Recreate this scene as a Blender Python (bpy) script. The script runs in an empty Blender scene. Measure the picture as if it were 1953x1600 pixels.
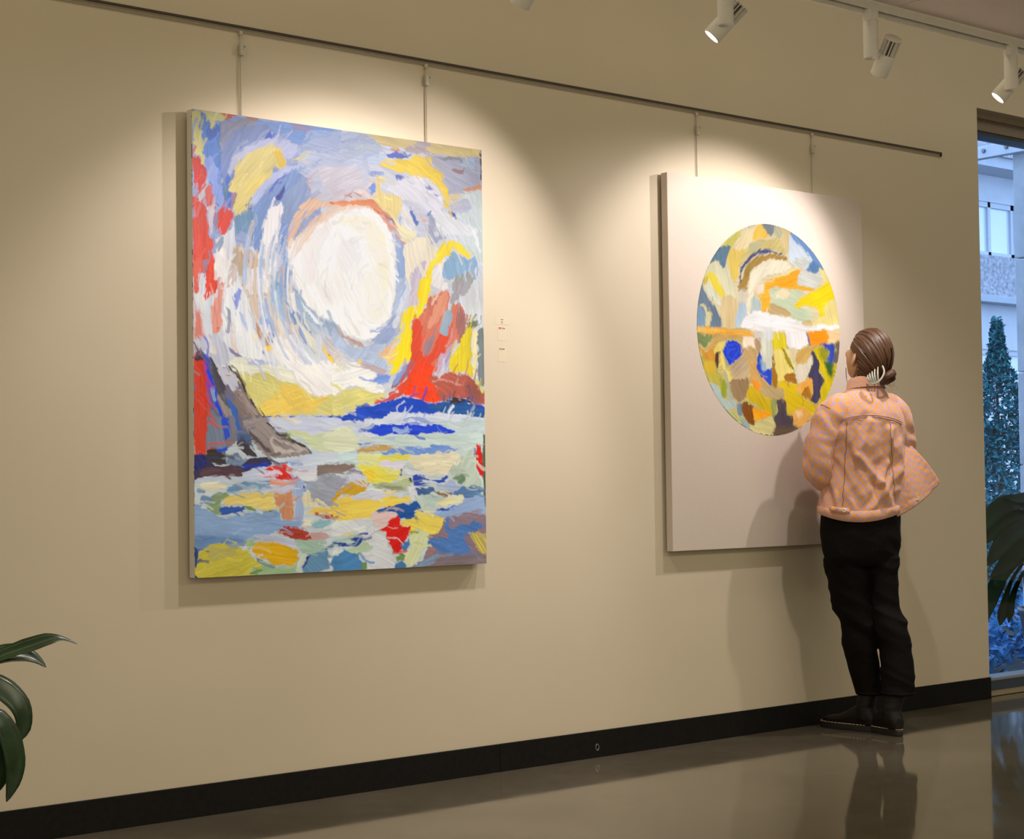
import bpy, math, random
import numpy as np
from mathutils import Vector, Matrix, noise as mnoise

S = bpy.context.scene
COL = S.collection
R = math.radians

# ------------------------------------------------------------------ camera
YAW, PIT, ROL = 0.69640, 0.03600, -0.01290
cd = bpy.data.cameras.new('camera')
cam = bpy.data.objects.new('camera', cd)
COL.objects.link(cam)
fw = Vector((math.sin(YAW)*math.cos(PIT), math.cos(YAW)*math.cos(PIT), math.sin(PIT)))
rt = Vector((math.cos(YAW), -math.sin(YAW), 0))
up = rt.cross(fw)
c_, s_ = math.cos(ROL), math.sin(ROL)
rt2 = c_*rt + s_*up
up2 = -s_*rt + c_*up
mw = Matrix((rt2, up2, -fw)).transposed().to_4x4()
mw.translation = (0, -5.0665, 1.0673)
cam.matrix_world = mw
cd.sensor_fit = 'HORIZONTAL'
cd.sensor_width = 36.0
cd.lens = 36.0*3353.804/1953
cd.clip_start = 0.05
S.camera = cam

# ------------------------------------------------------------------ world, view, fill light
w = bpy.data.worlds.new('dusk_sky')
S.world = w
w.use_nodes = True
bgn = w.node_tree.nodes['Background']
bgn.inputs[0].default_value = (0.40, 0.60, 1.0, 1)
bgn.inputs[1].default_value = 2.8
S.view_settings.view_transform = 'Standard'
S.view_settings.look = 'None'
S.view_settings.gamma = 1.0
S.view_settings.use_curve_mapping = False
S.view_settings.exposure = 0.0
S.cycles.max_bounces = 8
S.cycles.diffuse_bounces = 4
S.cycles.glossy_bounces = 4
S.cycles.transparent_max_bounces = 12
S.cycles.sample_clamp_indirect = 6.0

AMB = 58.0        # power of the added overhead fill lamps, out of view
SPOT = 57.0       # each track head


def area(name, loc, sx, sy, power, col, rot=(0, 0, 0)):
    l = bpy.data.lights.new(name, 'AREA')
    l.shape = 'RECTANGLE'
    l.size, l.size_y = sx, sy
    l.energy = power
    l.color = col
    o = bpy.data.objects.new(name, l)
    o.location = loc
    o.rotation_euler = rot
    COL.objects.link(o)
    return o


WARM = (1.0, 0.92, 0.66)
area('overhead_fill', (2.0, -4.6, 2.76), 3.0, 1.2, AMB, WARM)  # unseen fill, added to lift the warm ambient level
area('overhead_fill', (6.2, -4.2, 2.76), 3.0, 1.2, AMB, WARM)
area('overhead_fill', (10.0, -5.5, 2.76), 3.0, 1.2, AMB*.6, WARM)
area('overhead_fill', (-1.8, -4.2, 2.76), 2.0, 1.2, AMB*.6, WARM)

# added unseen fill panels, standing in for light from the rest of the gallery
area('gallery_fill', (4.5, -8.6, 1.9), 15, 2.2, 85, WARM, (R(90), 0, 0))
area('gallery_fill', (-3.8, -3.2, 1.7), 5, 2.2, 45, WARM, (R(90), 0, R(-90)))  # added so the left-facing canvas edges get light
# unseen fill added in the raised ceiling to brighten the top of the wall
area('cove_fill', (4.5, -.62, 3.42), 17, .25, 36, WARM, (R(18), 0, 0))

# ------------------------------------------------------------------ helpers


def link(o, parent=None):
    COL.objects.link(o)
    if parent is not None:
        o.parent = parent
    return o


def tag(o, label=None, cat=None, group=None, kind=None):
    if label: o['label'] = label
    if cat: o['category'] = cat
    if group: o['group'] = group
    if kind: o['kind'] = kind
    return o


def empty(name, loc=(0, 0, 0), rz=0.0):
    o = bpy.data.objects.new(name, None)
    o.location = loc
    o.rotation_euler = (0, 0, rz)
    o.empty_display_size = .1
    return link(o)


def mesh(name, V, F, mat, parent=None, smooth=False, uv=None):
    me = bpy.data.meshes.new(name)
    me.from_pydata([tuple(v) for v in V], [], F)
    if uv is not None:
        ul = me.uv_layers.new(name='UVMap')
        for lp in me.loops:
            ul.data[lp.index].uv = uv[lp.vertex_index]
    if smooth:
        me.polygons.foreach_set('use_smooth', [True]*len(me.polygons))
    me.update()
    o = bpy.data.objects.new(name, me)
    if mat is not None:
        me.materials.append(mat)
    return link(o, parent)


class MB:
    def __init__(s):
        s.V, s.F = [], []

    def add(s, V, F):
        b = len(s.V)
        s.V += [tuple(v) for v in V]
        s.F += [tuple(i+b for i in f) for f in F]
        return s

    def box(s, x0, x1, y0, y1, z0, z1, bev=0.0):
        if bev <= 0:
            V = [(x, y, z) for x in (x0, x1) for y in (y0, y1) for z in (z0, z1)]
            return s.add(V, [(0, 1, 3, 2), (4, 6, 7, 5), (0, 4, 5, 1), (2, 3, 7, 6), (0, 2, 6, 4), (1, 5, 7, 3)])
        import bmesh
        bm = bmesh.new()
        bmesh.ops.create_cube(bm, size=1)
        for v in bm.verts:
            v.co = ((x0+x1)/2+v.co.x*(x1-x0), (y0+y1)/2+v.co.y*(y1-y0), (z0+z1)/2+v.co.z*(z1-z0))
        bmesh.ops.bevel(bm, geom=list(bm.edges), offset=bev, segments=2, affect='EDGES', profile=.5)
        bm.verts.index_update()
        V = [tuple(v.co) for v in bm.verts]
        F = [tuple(v.index for v in f.verts) for f in bm.faces]
        bm.free()
        return s.add(V, F)

    def tube(s, P, rad, n=8, cap=True):
        P = [Vector(p) for p in P]
        if not hasattr(rad, '__len__'): rad = [rad]*len(P)
        V, F = [], []
        t0 = (P[1]-P[0]).normalized()
        u = t0.orthogonal().normalized()
        for i, p in enumerate(P):
            t = (P[min(i+1, len(P)-1)]-P[max(i-1, 0)]).normalized()
            u = (u-t*u.dot(t)).normalized()
            v = t.cross(u)
            for k in range(n):
                a = 2*math.pi*k/n
                V.append(p+(u*math.cos(a)+v*math.sin(a))*rad[i])
        for i in range(len(P)-1):
            for k in range(n):
                F.append((i*n+k, i*n+(k+1) % n, (i+1)*n+(k+1) % n, (i+1)*n+k))
        if cap:
            F.append(tuple(range(n-1, -1, -1)))
            F.append(tuple((len(P)-1)*n+k for k in range(n)))
        return s.add(V, F)

    def lathe(s, prof, n=24, M=None):
        """prof: (radius, height) along local +z"""
        V, F = [], []
        for r, h in prof:
            for k in range(n):
                a = 2*math.pi*k/n
                p = Vector((r*math.cos(a), r*math.sin(a), h))
                V.append(M @ p if M else p)
        for i in range(len(prof)-1):
            for k in range(n):
                F.append((i*n+k, i*n+(k+1) % n, (i+1)*n+(k+1) % n, (i+1)*n+k))
        return s.add(V, F)

    def obj(s, name, mat, parent=None, smooth=False):
        return mesh(name, s.V, s.F, mat, parent, smooth)


def grid_faces(nu, nv, closed=False):
    """rows nv of nu points each"""
    F = []
    for j in range(nv-1):
        for i in range(nu if closed else nu-1):
            F.append((j*nu+i, j*nu+(i+1) % nu, (j+1)*nu+(i+1) % nu, (j+1)*nu+i))
    return F


def crom(P, n):
    """smooth curve through control rows (any dimension) sampled at n places"""
    P = np.asarray(P, float)
    N = len(P)
    out = []
    for t in np.linspace(0, N-1, n):
        i = min(int(t), N-2)
        f = t-i
        p0, p1, p2, p3 = P[max(i-1, 0)], P[i], P[i+1], P[min(i+2, N-1)]
        out.append(.5*((2*p1)+(-p0+p2)*f+(2*p0-5*p1+4*p2-p3)*f*f+(-p0+3*p1-3*p2+p3)*f**3))
    return np.array(out)


# ------------------------------------------------------------------ materials


def srgb(r, g, b):
    f = lambda v: ((v/255+.055)/1.055)**2.4 if v > 10 else v/255/12.92
    return (f(r), f(g), f(b), 1)


class NT:
    def __init__(s, name):
        s.m = bpy.data.materials.new(name)
        s.m.use_nodes = True
        s.t = s.m.node_tree
        s.b = s.t.nodes['Principled BSDF']

    def n(s, kind, **kw):
        nd = s.t.nodes.new(kind)
        for k, v in kw.items():
            if k in nd.inputs: nd.inputs[k].default_value = v
            else: setattr(nd, k, v)
        return nd

    def l(s, a, b):
        s.t.links.new(a, b)

    def set(s, **kw):
        for k, v in kw.items():
            s.b.inputs[k.replace('_', ' ')].default_value = v
        return s

    def coord(s, which='Object'):
        return s.n('ShaderNodeTexCoord').outputs[which]

    def noise(s, scale, detail=4, rough=.55, vec=None, stretch=None):
        nd = s.n('ShaderNodeTexNoise')
        nd.inputs['Scale'].default_value = scale
        nd.inputs['Detail'].default_value = detail
        nd.inputs['Roughness'].default_value = rough
        v = vec or s.coord()
        if stretch:
            mp = s.n('ShaderNodeMapping')
            mp.inputs['Scale'].default_value = stretch
            s.l(v, mp.inputs[0])
            v = mp.outputs[0]
        s.l(v, nd.inputs['Vector'])
        return nd.outputs['Fac']

    def ramp(s, fac, stops):
        r = s.n('ShaderNodeValToRGB')
        e = r.color_ramp.elements
        e[0].position, e[0].color = stops[0]
        e[1].position, e[1].color = stops[-1]
        for p, c in stops[1:-1]:
            x = e.new(p)
            x.color = c
        s.l(fac, r.inputs[0])
        return r.outputs[0]

    def bump(s, h, strength=.2, dist=.01):
        b = s.n('ShaderNodeBump')
        b.inputs['Strength'].default_value = strength
        b.inputs['Distance'].default_value = dist
        s.l(h, b.inputs['Height'])
        s.l(b.outputs[0], s.b.inputs['Normal'])


def simple(name, col, rough=.5, var=.08, scale=40, bump=0.0, metal=0.0, spec=.5, stretch=None):
    t = NT(name)
    t.set(Roughness=rough, Metallic=metal, Specular_IOR_Level=spec)
    nz = t.noise(scale, stretch=stretch)
    lo = tuple(c*(1-var) for c in col[:3])+(1,)
    hi = tuple(min(1, c*(1+var)) for c in col[:3])+(1,)
    t.l(t.ramp(nz, [(.3, lo), (.7, hi)]), t.b.inputs['Base Color'])
    if bump:
        t.bump(nz, bump, .004)
    return t.m


M = {}
t = NT('wall_paint')
t.set(Roughness=.62, Specular_IOR_Level=.25)
nz = t.noise(1.2, 3)
t.l(t.ramp(nz, [(.3, (.575, .492, .378, 1)), (.7, (.605, .518, .402, 1))]), t.b.inputs['Base Color'])
t.bump(t.noise(420, 3), .06, .002)
M['wall'] = t.m

t = NT('polished_concrete')
nz = t.noise(1.6, 8, .62)
n2 = t.noise(14, 6, .6)
mx = t.n('ShaderNodeMath', operation='MULTIPLY_ADD')
mx.inputs[1].default_value = .45
t.l(n2, mx.inputs[0])
t.l(nz, mx.inputs[2])
t.l(t.ramp(mx.outputs[0], [(.45, (.078, .064, .044, 1)), (.72, (.108, .090, .064, 1)), (.95, (.140, .120, .090, 1))]), t.b.inputs['Base Color'])
t.set(Specular_IOR_Level=.6)
t.l(t.ramp(t.noise(5, 5), [(.3, (.045, .045, .045, 1)), (.75, (.09, .09, .09, 1))]), t.b.inputs['Roughness'])
t.bump(t.noise(3.5, 2), .02, .004)
M['floor'] = t.m

M['base'] = simple('rubber_baseboard', (.0055, .0048, .0045, 1), .6, .35, 60, .1, spec=.18)
M['ceiling'] = simple('ceiling_paint', (.55, .50, .45, 1), .9, .05, 8)
M['tile'] = simple('acoustic_tile', (.82, .73, .70, 1), .95, .10, 260, .5)
M['track'] = simple('white_enamel', (.80, .77, .70, 1), .38, .03, 30)
M['slot'] = simple('track_slot', (.045, .032, .022, 1), .6, .1, 30)
M['lamp'] = simple('lamp_white', (.86, .83, .77, 1), .48, .04, 300, .12)
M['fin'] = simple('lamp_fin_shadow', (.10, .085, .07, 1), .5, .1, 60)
t = NT('lamp_lens')
t.b.inputs['Emission Color'].default_value = (1, .90, .78, 1)
t.b.inputs['Emission Strength'].default_value = 14
nz = t.noise(80)
t.l(t.ramp(nz, [(.3, (.9, .88, .84, 1)), (.7, (1, .97, .92, 1))]), t.b.inputs['Base Color'])
M['lens'] = t.m
M['rail'] = simple('rail_bronze', (.045, .032, .018, 1), .45, .15, 50)
M['raillip'] = simple('rail_lip', (.40, .34, .26, 1), .5, .05, 50)
M['rod'] = simple('hanging_rod_steel', (.52, .46, .36, 1), .4, .08, 60, metal=.1)
M['hook'] = simple('hook_grey', (.50, .45, .38, 1), .4, .1, 60, metal=.1)
M['stretch1'] = simple('primed_canvas_edge', (.66, .62, .57, 1), .85, .06, 300, .15)
t = NT('raw_linen')
t.set(Roughness=.88, Specular_IOR_Level=.2)
wv = t.noise(700, 2, .5, stretch=(1, 1, .15))
wv2 = t.noise(700, 2, .5, stretch=(.15, 1, 1))
mx = t.n('ShaderNodeMath', operation='ADD')
t.l(wv, mx.inputs[0]); t.l(wv2, mx.inputs[1])
t.l(t.ramp(mx.outputs[0], [(.7, (.515, .438, .385, 1)), (1.3, (.585, .503, .447, 1))]), t.b.inputs['Base Color'])
t.bump(mx.outputs[0], .12, .001)
M['linen'] = t.m
t = NT('oil_paint')
a = t.n('ShaderNodeVertexColor', layer_name='paint')
t.l(a.outputs['Color'], t.b.inputs['Base Color'])
t.set(Roughness=.5, Specular_IOR_Level=.3)
t.bump(t.noise(900, 2, .5), .05, .0006)
M['paint'] = t.m
t = NT('concrete_outdoor')
nz = t.noise(6, 8, .65)
t.l(t.ramp(nz, [(.3, (.42, .43, .45, 1)), (.7, (.58, .59, .60, 1))]), t.b.inputs['Base Color'])
t.set(Roughness=.9)
M['concrete'] = t.m
M['facade'] = simple('facade_render', (.66, .67, .70, 1), .85, .05, 3)
M['pebble'] = simple('pebbledash', (.42, .42, .45, 1), .95, .40, 22, .6)
M['ledge'] = simple('facade_ledge', (.50, .52, .56, 1), .8, .05, 6)
M['alu'] = simple('window_frame_white', (.60, .62, .66, 1), .45, .04, 20)
t = NT('house_glass')
t.set(Roughness=.05, Metallic=.0, Specular_IOR_Level=1.0)
t.b.inputs['Base Color'].default_value = (.8, .82, .86, 1)
t.b.inputs['Coat Weight'].default_value = 1
nz = t.noise(.8, 3)
t.l(t.ramp(nz, [(.3, (.72, .76, .86, 1)), (.7, (.86, .88, .92, 1))]), t.b.inputs['Base Color'])
M['houseglass'] = t.m
M['frame'] = simple('bronze_window_frame', (.16, .12, .085, 1), .4, .08, 30)
M['frame_tan'] = simple('tan_window_head', (.33, .27, .18, 1), .5, .05, 30)
M['frame_dark'] = simple('black_gasket', (.01, .012, .018, 1), .4, .1, 30)
M['frame_sill'] = simple('anodised_sill', (.30, .31, .33, 1), .3, .05, 30, metal=.2)
M['frame_blue'] = simple('window_bottom_rail', (.045, .06, .09, 1), .35, .08, 30)
# clear pane: mostly see-through with a Fresnel reflection
t = NT('clear_glass')
tr = t.n('ShaderNodeBsdfTransparent')
tr.inputs[0].default_value = (.93, .96, .97, 1)
gl = t.n('ShaderNodeBsdfGlossy')
gl.inputs['Roughness'].default_value = .01
fr = t.n('ShaderNodeLayerWeight')
fr.inputs[0].default_value = .5
pw = t.n('ShaderNodeMath', operation='POWER')
pw.inputs[1].default_value = 4.0
t.l(fr.outputs['Facing'], pw.inputs[0])
ma = t.n('ShaderNodeMath', operation='MULTIPLY_ADD')
ma.inputs[1].default_value = .6
ma.inputs[2].default_value = .03
t.l(pw.outputs[0], ma.inputs[0])
mixs = t.n('ShaderNodeMixShader')
t.l(ma.outputs[0], mixs.inputs[0]); t.l(tr.outputs[0], mixs.inputs[1]); t.l(gl.outputs[0], mixs.inputs[2])
t.l(mixs.outputs[0], t.t.nodes['Material Output'].inputs[0])
M['glass'] = t.m


def leafmat(name, c0, c1, rough=.3, spec=.5):
    t = NT(name)
    t.set(Roughness=rough, Specular_IOR_Level=spec)
    nz = t.noise(18, 3)
    t.l(t.ramp(nz, [(.3, c0), (.7, c1)]), t.b.inputs['Base Color'])
    return t.m


M['leaf'] = leafmat('glossy_houseplant_leaf', (.010, .028, .008, 1), (.020, .055, .014, 1), .27, .6)
M['leaf2'] = leafmat('dark_broad_leaf', (.003, .012, .003, 1), (.008, .030, .005, 1), .5, .16)
M['stem'] = leafmat('green_stem', (.02, .05, .012, 1), (.04, .08, .02, 1), .5)
M['bush'] = leafmat('laurel_leaf', (.002, .075, .105, 1), (.012, .24, .27, 1), .45)
M['ivy'] = leafmat('ivy_leaf', (.002, .10, .30, 1), (.012, .27, .60, 1), .5)
M['bark'] = simple('bark', (.10, .08, .06, 1), .9, .3, 40, .5)
M['soil'] = simple('soil', (.03, .045, .05, 1), .95, .4, 12, .5)
M['terracotta'] = simple('glazed_pot', (.10, .09, .085, 1), .35, .1, 20)
M['card'] = simple('clear_label', (.60, .512, .388, 1), .45, .02, 20)
M['ink'] = simple('print_ink', (.10, .075, .06, 1), .6, .1, 50)
M['red'] = simple('print_red', (.55, .05, .03, 1), .6, .05, 50)
M['green'] = simple('print_green', (.16, .26, .08, 1), .6, .05, 50)
M['bolt'] = simple('bolt_steel', (.20, .22, .25, 1), .4, .1, 60, metal=.5)

# ------------------------------------------------------------------ room shell
XW = 7.215          # where the wall ends and the glazing begins
HD = 2.866          # underside of the wall over the glazing


def structure(name, mb, mat, parent=None):
    o = mb.obj(name, mat, parent)
    if parent is None: o['kind'] = 'structure'
    return o


structure('floor', MB().box(-4, 14, -9, .25, -.15, 0), M['floor'])
structure('wall_back', MB().box(-4, XW, 0, .25, 0, 3.45).box(XW, 14, 0, .25, HD, 3.45), M['wall'])
structure('wall_left', MB().box(-4.2, -4, -9, .25, 0, 3.45), M['wall'])
structure('wall_right', MB().box(14, 14.2, -9, .25, 0, 3.45), M['wall'])
structure('wall_front', MB().box(-4.2, 14.2, -9.2, -9, 0, 3.45), M['wall'])
structure('ceiling', MB().box(-4, 14, -1.0175, .25, 3.45, 3.6), M['ceiling'])
low = structure('ceiling', MB().box(-4, 14, -9, -1.0175, 2.842, 3.6), M['ceiling'])
tm = MB().box(.003, 1.197, -.597, -.003, 2.82, 2.842)
tile0 = None
for i in range(15):
    for j in range(13):
        if tile0 is None:
            tile0 = tm.obj('ceiling_tile', M['tile'], low)
            q = tile0
        else:
            q = tile0.copy(); COL.objects.link(q); q.parent = low
        q.location = (5.27-1.2*8+1.2*i, -1.0175-.6*j, 0)

bb = empty('baseboard_back'); bb['kind'] = 'structure'
for x0, x1 in ((-4, -.69), (-.69, 1.73), (1.73, 4.1505), (4.1505, XW)):
    MB().box(x0+.0008, x1-.0008, -.010, 0, 0, .1024, .0015).obj('baseboard_length', M['base'], bb)
ring = MB()
ring.tube([(4.637+.008*math.cos(a), -.0105, .040+.012*math.sin(a)) for a in np.linspace(0, 6.28, 17)], .0018, 6)
ring.obj('finger_ring', M['bolt'], bb)
for nm, b in (('baseboard_left', (-4, -3.99, -9, 0)), ('baseboard_right', (13.99, 14, -9, 0)), ('baseboard_front', (-3.99, 13.99, -9, -8.99))):
    structure(nm, MB().box(*b, 0, .1024), M['base'])

# glazing, flush behind the end of the wall
win = empty('window_1', (XW, .05, 0)); win['kind'] = 'structure'


def wpart(name, mat, x0, x1, y0, y1, z0, z1):
    o = MB().box(x0, x1, y0, y1, z0, z1).obj(name, mat, win)
    o.matrix_parent_inverse = Matrix.Translation((-XW, -.05, 0))
    return o


wpart('window_head', M['frame_tan'], XW, 14, .052, .16, 2.836, HD)
wpart('blind_box', M['frame'], XW, 14, .058, .16, 2.776, 2.836)
wpart('gasket', M['frame_dark'], XW, 14, .062, .16, 2.757, 2.776)
wpart('bottom_rail', M['frame_blue'], XW, 14, .03, .14, .030, .078)
wpart('sill_strip', M['frame_sill'], XW, 14, .026, .14, .078, .090)
wpart('kick_plate', M['frame_tan'], XW, 14, .034, .14, .003, .030)
for i, x in enumerate((8.75, 10.3, 11.85, 13.4)):
    wpart('mullion', M['frame'], x, x+.06, .05, .15, .09, 2.757)
e0 = XW
for x in (8.75, 10.3, 11.85, 13.4, 14):
    p = wpart('pane', M['glass'], e0, x, .095, .101, .088, 2.76)
    e0 = x+.06

# ------------------------------------------------------------------ hanging rail, rods
rl = empty('picture_hanging_rail', (2.5, 0, 2.604))
tag(rl, 'thin dark metal picture rail running along the beige wall above both paintings', 'rail')
o = MB().box(-6.4, 4.409, -.012, 0, -.0005, .0065).obj('rail_edge', M['rail'], rl)
o = MB().box(-6.4, 4.409, -.0045, 0, -.0125, -.0005).obj('rail_lip', M['raillip'], rl)
o = MB().box(4.406, 4.412, -.013, 0, -.0135, .0068).obj('end_cap', M['rail'], rl)
RODS = [(3.066, 2.300, 2.529, 'left hanging rod of the landscape painting with the white sun'),
        (3.844, 2.298, 2.533, 'right hanging rod of the landscape painting with the white sun'),
        (5.251, 2.318, 2.519, 'left hanging rod of the beige canvas with the painted circle'),
        (5.978, 2.330, 2.523, 'right hanging rod of the beige canvas with the painted circle')]
for x, zb, zh, lab in RODS:
    r_ = empty('hanging_rod', (x, -.008, 2.592))
    tag(r_, 'slim steel ' + lab, 'hanging rod', 'rods hanging from the picture rail')
    MB().tube([(0, .001, 0), (0, .001, zb-2.592-.05)], .0028, 8).obj('rod', M['rod'], r_)
    MB().box(-.006, .006, -.003, .005, -.012, .0015, .001).obj('rail_hook', M['hook'], r_)
    k = MB().box(-.0075, .0075, -.009, .004, zh-2.592-.02, zh-2.592+.02, .0015).obj('slider', M['hook'], r_)
    MB().tube([(.009, -.004, zh-2.592+.012), (.013, -.006, zh-2.592+.012)], .0035, 8).obj('set_screw', M['bolt'], k)

# ------------------------------------------------------------------ paintings
_rng=np.random.RandomState(7)
_T=_rng.rand(256,256).astype(np.float32)
def vn(x,y,s=0):
    x=x+s*17.31+1000;y=y+s*9.77+1000
    xi=np.floor(x).astype(np.int32);yi=np.floor(y).astype(np.int32)
    fx=x-xi;fy=y-yi;fx=fx*fx*(3-2*fx);fy=fy*fy*(3-2*fy)
    x0=xi&255;x1=(xi+1)&255;y0=yi&255;y1=(yi+1)&255
    a=_T[y0,x0];b=_T[y0,x1];c=_T[y1,x0];d=_T[y1,x1]
    return a+(b-a)*fx+(c-a)*fy+(a-b-c+d)*fx*fy
def _crom(P,closed,n=4):
    P=np.asarray(P,float);N=len(P);o=[]
    R=range(N if closed else N-1)
    for i in R:
        if closed: p0,p1,p2,p3=P[i-1],P[i],P[(i+1)%N],P[(i+2)%N]
        else: p0,p1,p2,p3=P[max(i-1,0)],P[i],P[i+1],P[min(i+2,N-1)]
        for k in range(n):
            t=k/n
            # half-tension keeps corners readable
            m1=(p2-p0)*.32;m2=(p3-p1)*.32
            o.append((2*t**3-3*t*t+1)*p1+(t**3-2*t*t+t)*m1+(-2*t**3+3*t*t)*p2+(t**3-t*t)*m2)
    if not closed:o.append(P[-1])
    return np.array(o)
def sstep(e0,e1,x):
    t=np.clip((x-e0)/(e1-e0),0,1);return t*t*(3-2*t)
class Canvas:
    """paints in millimetres, x right, y down"""
    def __init__(s,w,h,step,base):
        s.w,s.h=w,h
        s.xs=np.arange(0,w+step*.5,step);s.ys=np.arange(0,h+step*.5,step)
        s.X,s.Y=np.meshgrid(s.xs.astype(np.float32),s.ys.astype(np.float32))
        s.C=np.ones(s.X.shape+(3,),np.float32)*np.array(base,np.float32);s.H=np.zeros(s.X.shape,np.float32);s.k=0
    def put(s,kind,col,pts,ang=0.,soft=3.,jit=7.,al=1.,dry=6.,w=20.):
        s.k+=1;sd=s.k
        P=_crom(pts,kind=='p')
        m=soft+jit*1.6+dry+4+(w if kind=='l' else 0)
        x0,y0=P.min(0)-m;x1,y1=P.max(0)+m
        i0,i1=np.searchsorted(s.xs,[x0,x1]);j0,j1=np.searchsorted(s.ys,[y0,y1])
        if i1<=i0 or j1<=j0:return
        X=s.X[j0:j1,i0:i1];Y=s.Y[j0:j1,i0:i1]
        a=np.radians(ang);ca,sa=np.cos(a),np.sin(a)
        U=X*ca+Y*sa;V=-X*sa+Y*ca
        wob=vn(X/45,Y/45,sd*3)-.5
        st=.55*vn(U/120,V/6+wob*2,sd)+.45*vn(U/55,V/2.6+wob*2.5,sd+5)
        Xw=X+jit*((vn(X/28,Y/28,sd+11)-.5)*1.7+(vn(X/9,Y/9,sd+13)-.5)*.8)
        Yw=Y+jit*((vn(X/28,Y/28,sd+31)-.5)*1.7+(vn(X/9,Y/9,sd+33)-.5)*.8)
        d=np.full(X.shape,1e9,np.float32);ins=np.zeros(X.shape,bool)
        n=len(P)
        for i in range(n if kind=='p' else n-1):
            ax,ay=P[i];bx,by=P[(i+1)%n];ex,ey=bx-ax,by-ay;L=ex*ex+ey*ey
            if L<1e-9:continue
            t=np.clip(((Xw-ax)*ex+(Yw-ay)*ey)/L,0,1)
            dd=(Xw-ax-t*ex)**2+(Yw-ay-t*ey)**2
            np.minimum(d,dd,out=d)
            if kind=='p' and ay!=by:
                c=(ay>Yw)!=(by>Yw)
                ins^=c&(Xw<ex*(Yw-ay)/ey+ax)
        d=np.sqrt(d)
        d=np.where(ins,-d,d) if kind=='p' else d-w*.5
        d=d+dry*(st-.5)*2*sstep(-dry*2-2,0,d)
        m=sstep(soft,-soft,d)
        if al<1: m=m*np.clip(al+(st-.5)*1.1*min(1,(1-al)*2.5),0,1)
        c=np.array([((v/255+.055)/1.055)**2.4 if v>10 else v/255/12.92 for v in col],np.float32)
        lum=(1+.30*(st-.5)+.16*(vn(X/60,Y/60,sd+50)-.5))[...,None]
        cc=np.clip(c*lum+.02*(st-.5)[...,None],0.004,.95)
        m3=m[...,None]
        s.C[j0:j1,i0:i1]=s.C[j0:j1,i0:i1]*(1-m3)+cc*m3
        rim=sstep(-9,-1,d)*sstep(3,-1,d)
        s.H[j0:j1,i0:i1]=s.H[j0:j1,i0:i1]*(1-m)+m*(.45+.6*st+.35*rim)
    def scumble(s,n,flow,seed,L=(18,70),Wd=(3,11),al=.75):
        """short dry strokes that drag paint along the flow of the brush"""
        r=np.random.RandomState(seed)
        for i in range(n):
            x,y=r.rand()*s.w,r.rand()*s.h
            a=flow(x,y)+r.randn()*9
            l=r.uniform(*L);ca,sa=np.cos(np.radians(a)),np.sin(np.radians(a))
            sx=x-ca*l*r.uniform(.1,.7);sy=y-sa*l*r.uniform(.1,.7)
            jx=int(np.clip(sx/s.w*(s.C.shape[1]-1),0,s.C.shape[1]-1));jy=int(np.clip(sy/s.h*(s.C.shape[0]-1),0,s.C.shape[0]-1))
            c=s.C[jy,jx]*r.uniform(.9,1.12)+r.uniform(-.01,.02)
            c=np.clip(c,.003,.93);col=np.where(c<.0031308,c*12.92,1.055*c**(1/2.4)-.055)*255
            b=r.randn()*.12
            p=[(x-ca*l/2,y-sa*l/2),(x-sa*b*l,y+ca*b*l),(x+ca*l/2,y+sa*l/2)]
            s.put('l',col,p,a,soft=1.6,jit=2.5,al=al,dry=5,w=r.uniform(*Wd))

# lamp light compensated in the paint colour, divided by its fit over each canvas


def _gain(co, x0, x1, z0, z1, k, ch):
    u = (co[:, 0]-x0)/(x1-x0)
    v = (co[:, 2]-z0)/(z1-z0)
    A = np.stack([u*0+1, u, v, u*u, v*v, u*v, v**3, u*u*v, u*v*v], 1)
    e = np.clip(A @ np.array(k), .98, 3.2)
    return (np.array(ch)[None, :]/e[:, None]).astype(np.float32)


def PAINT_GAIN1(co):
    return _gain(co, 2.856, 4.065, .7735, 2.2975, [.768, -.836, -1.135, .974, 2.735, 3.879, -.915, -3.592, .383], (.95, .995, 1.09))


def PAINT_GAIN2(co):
    return _gain(co, 5.19, 6.091, 1.254, 2.155, [.866, -.03, .276, -.479, .842, 1.199, .374, .22, -1.32], (.90, .945, 1.03))


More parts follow.
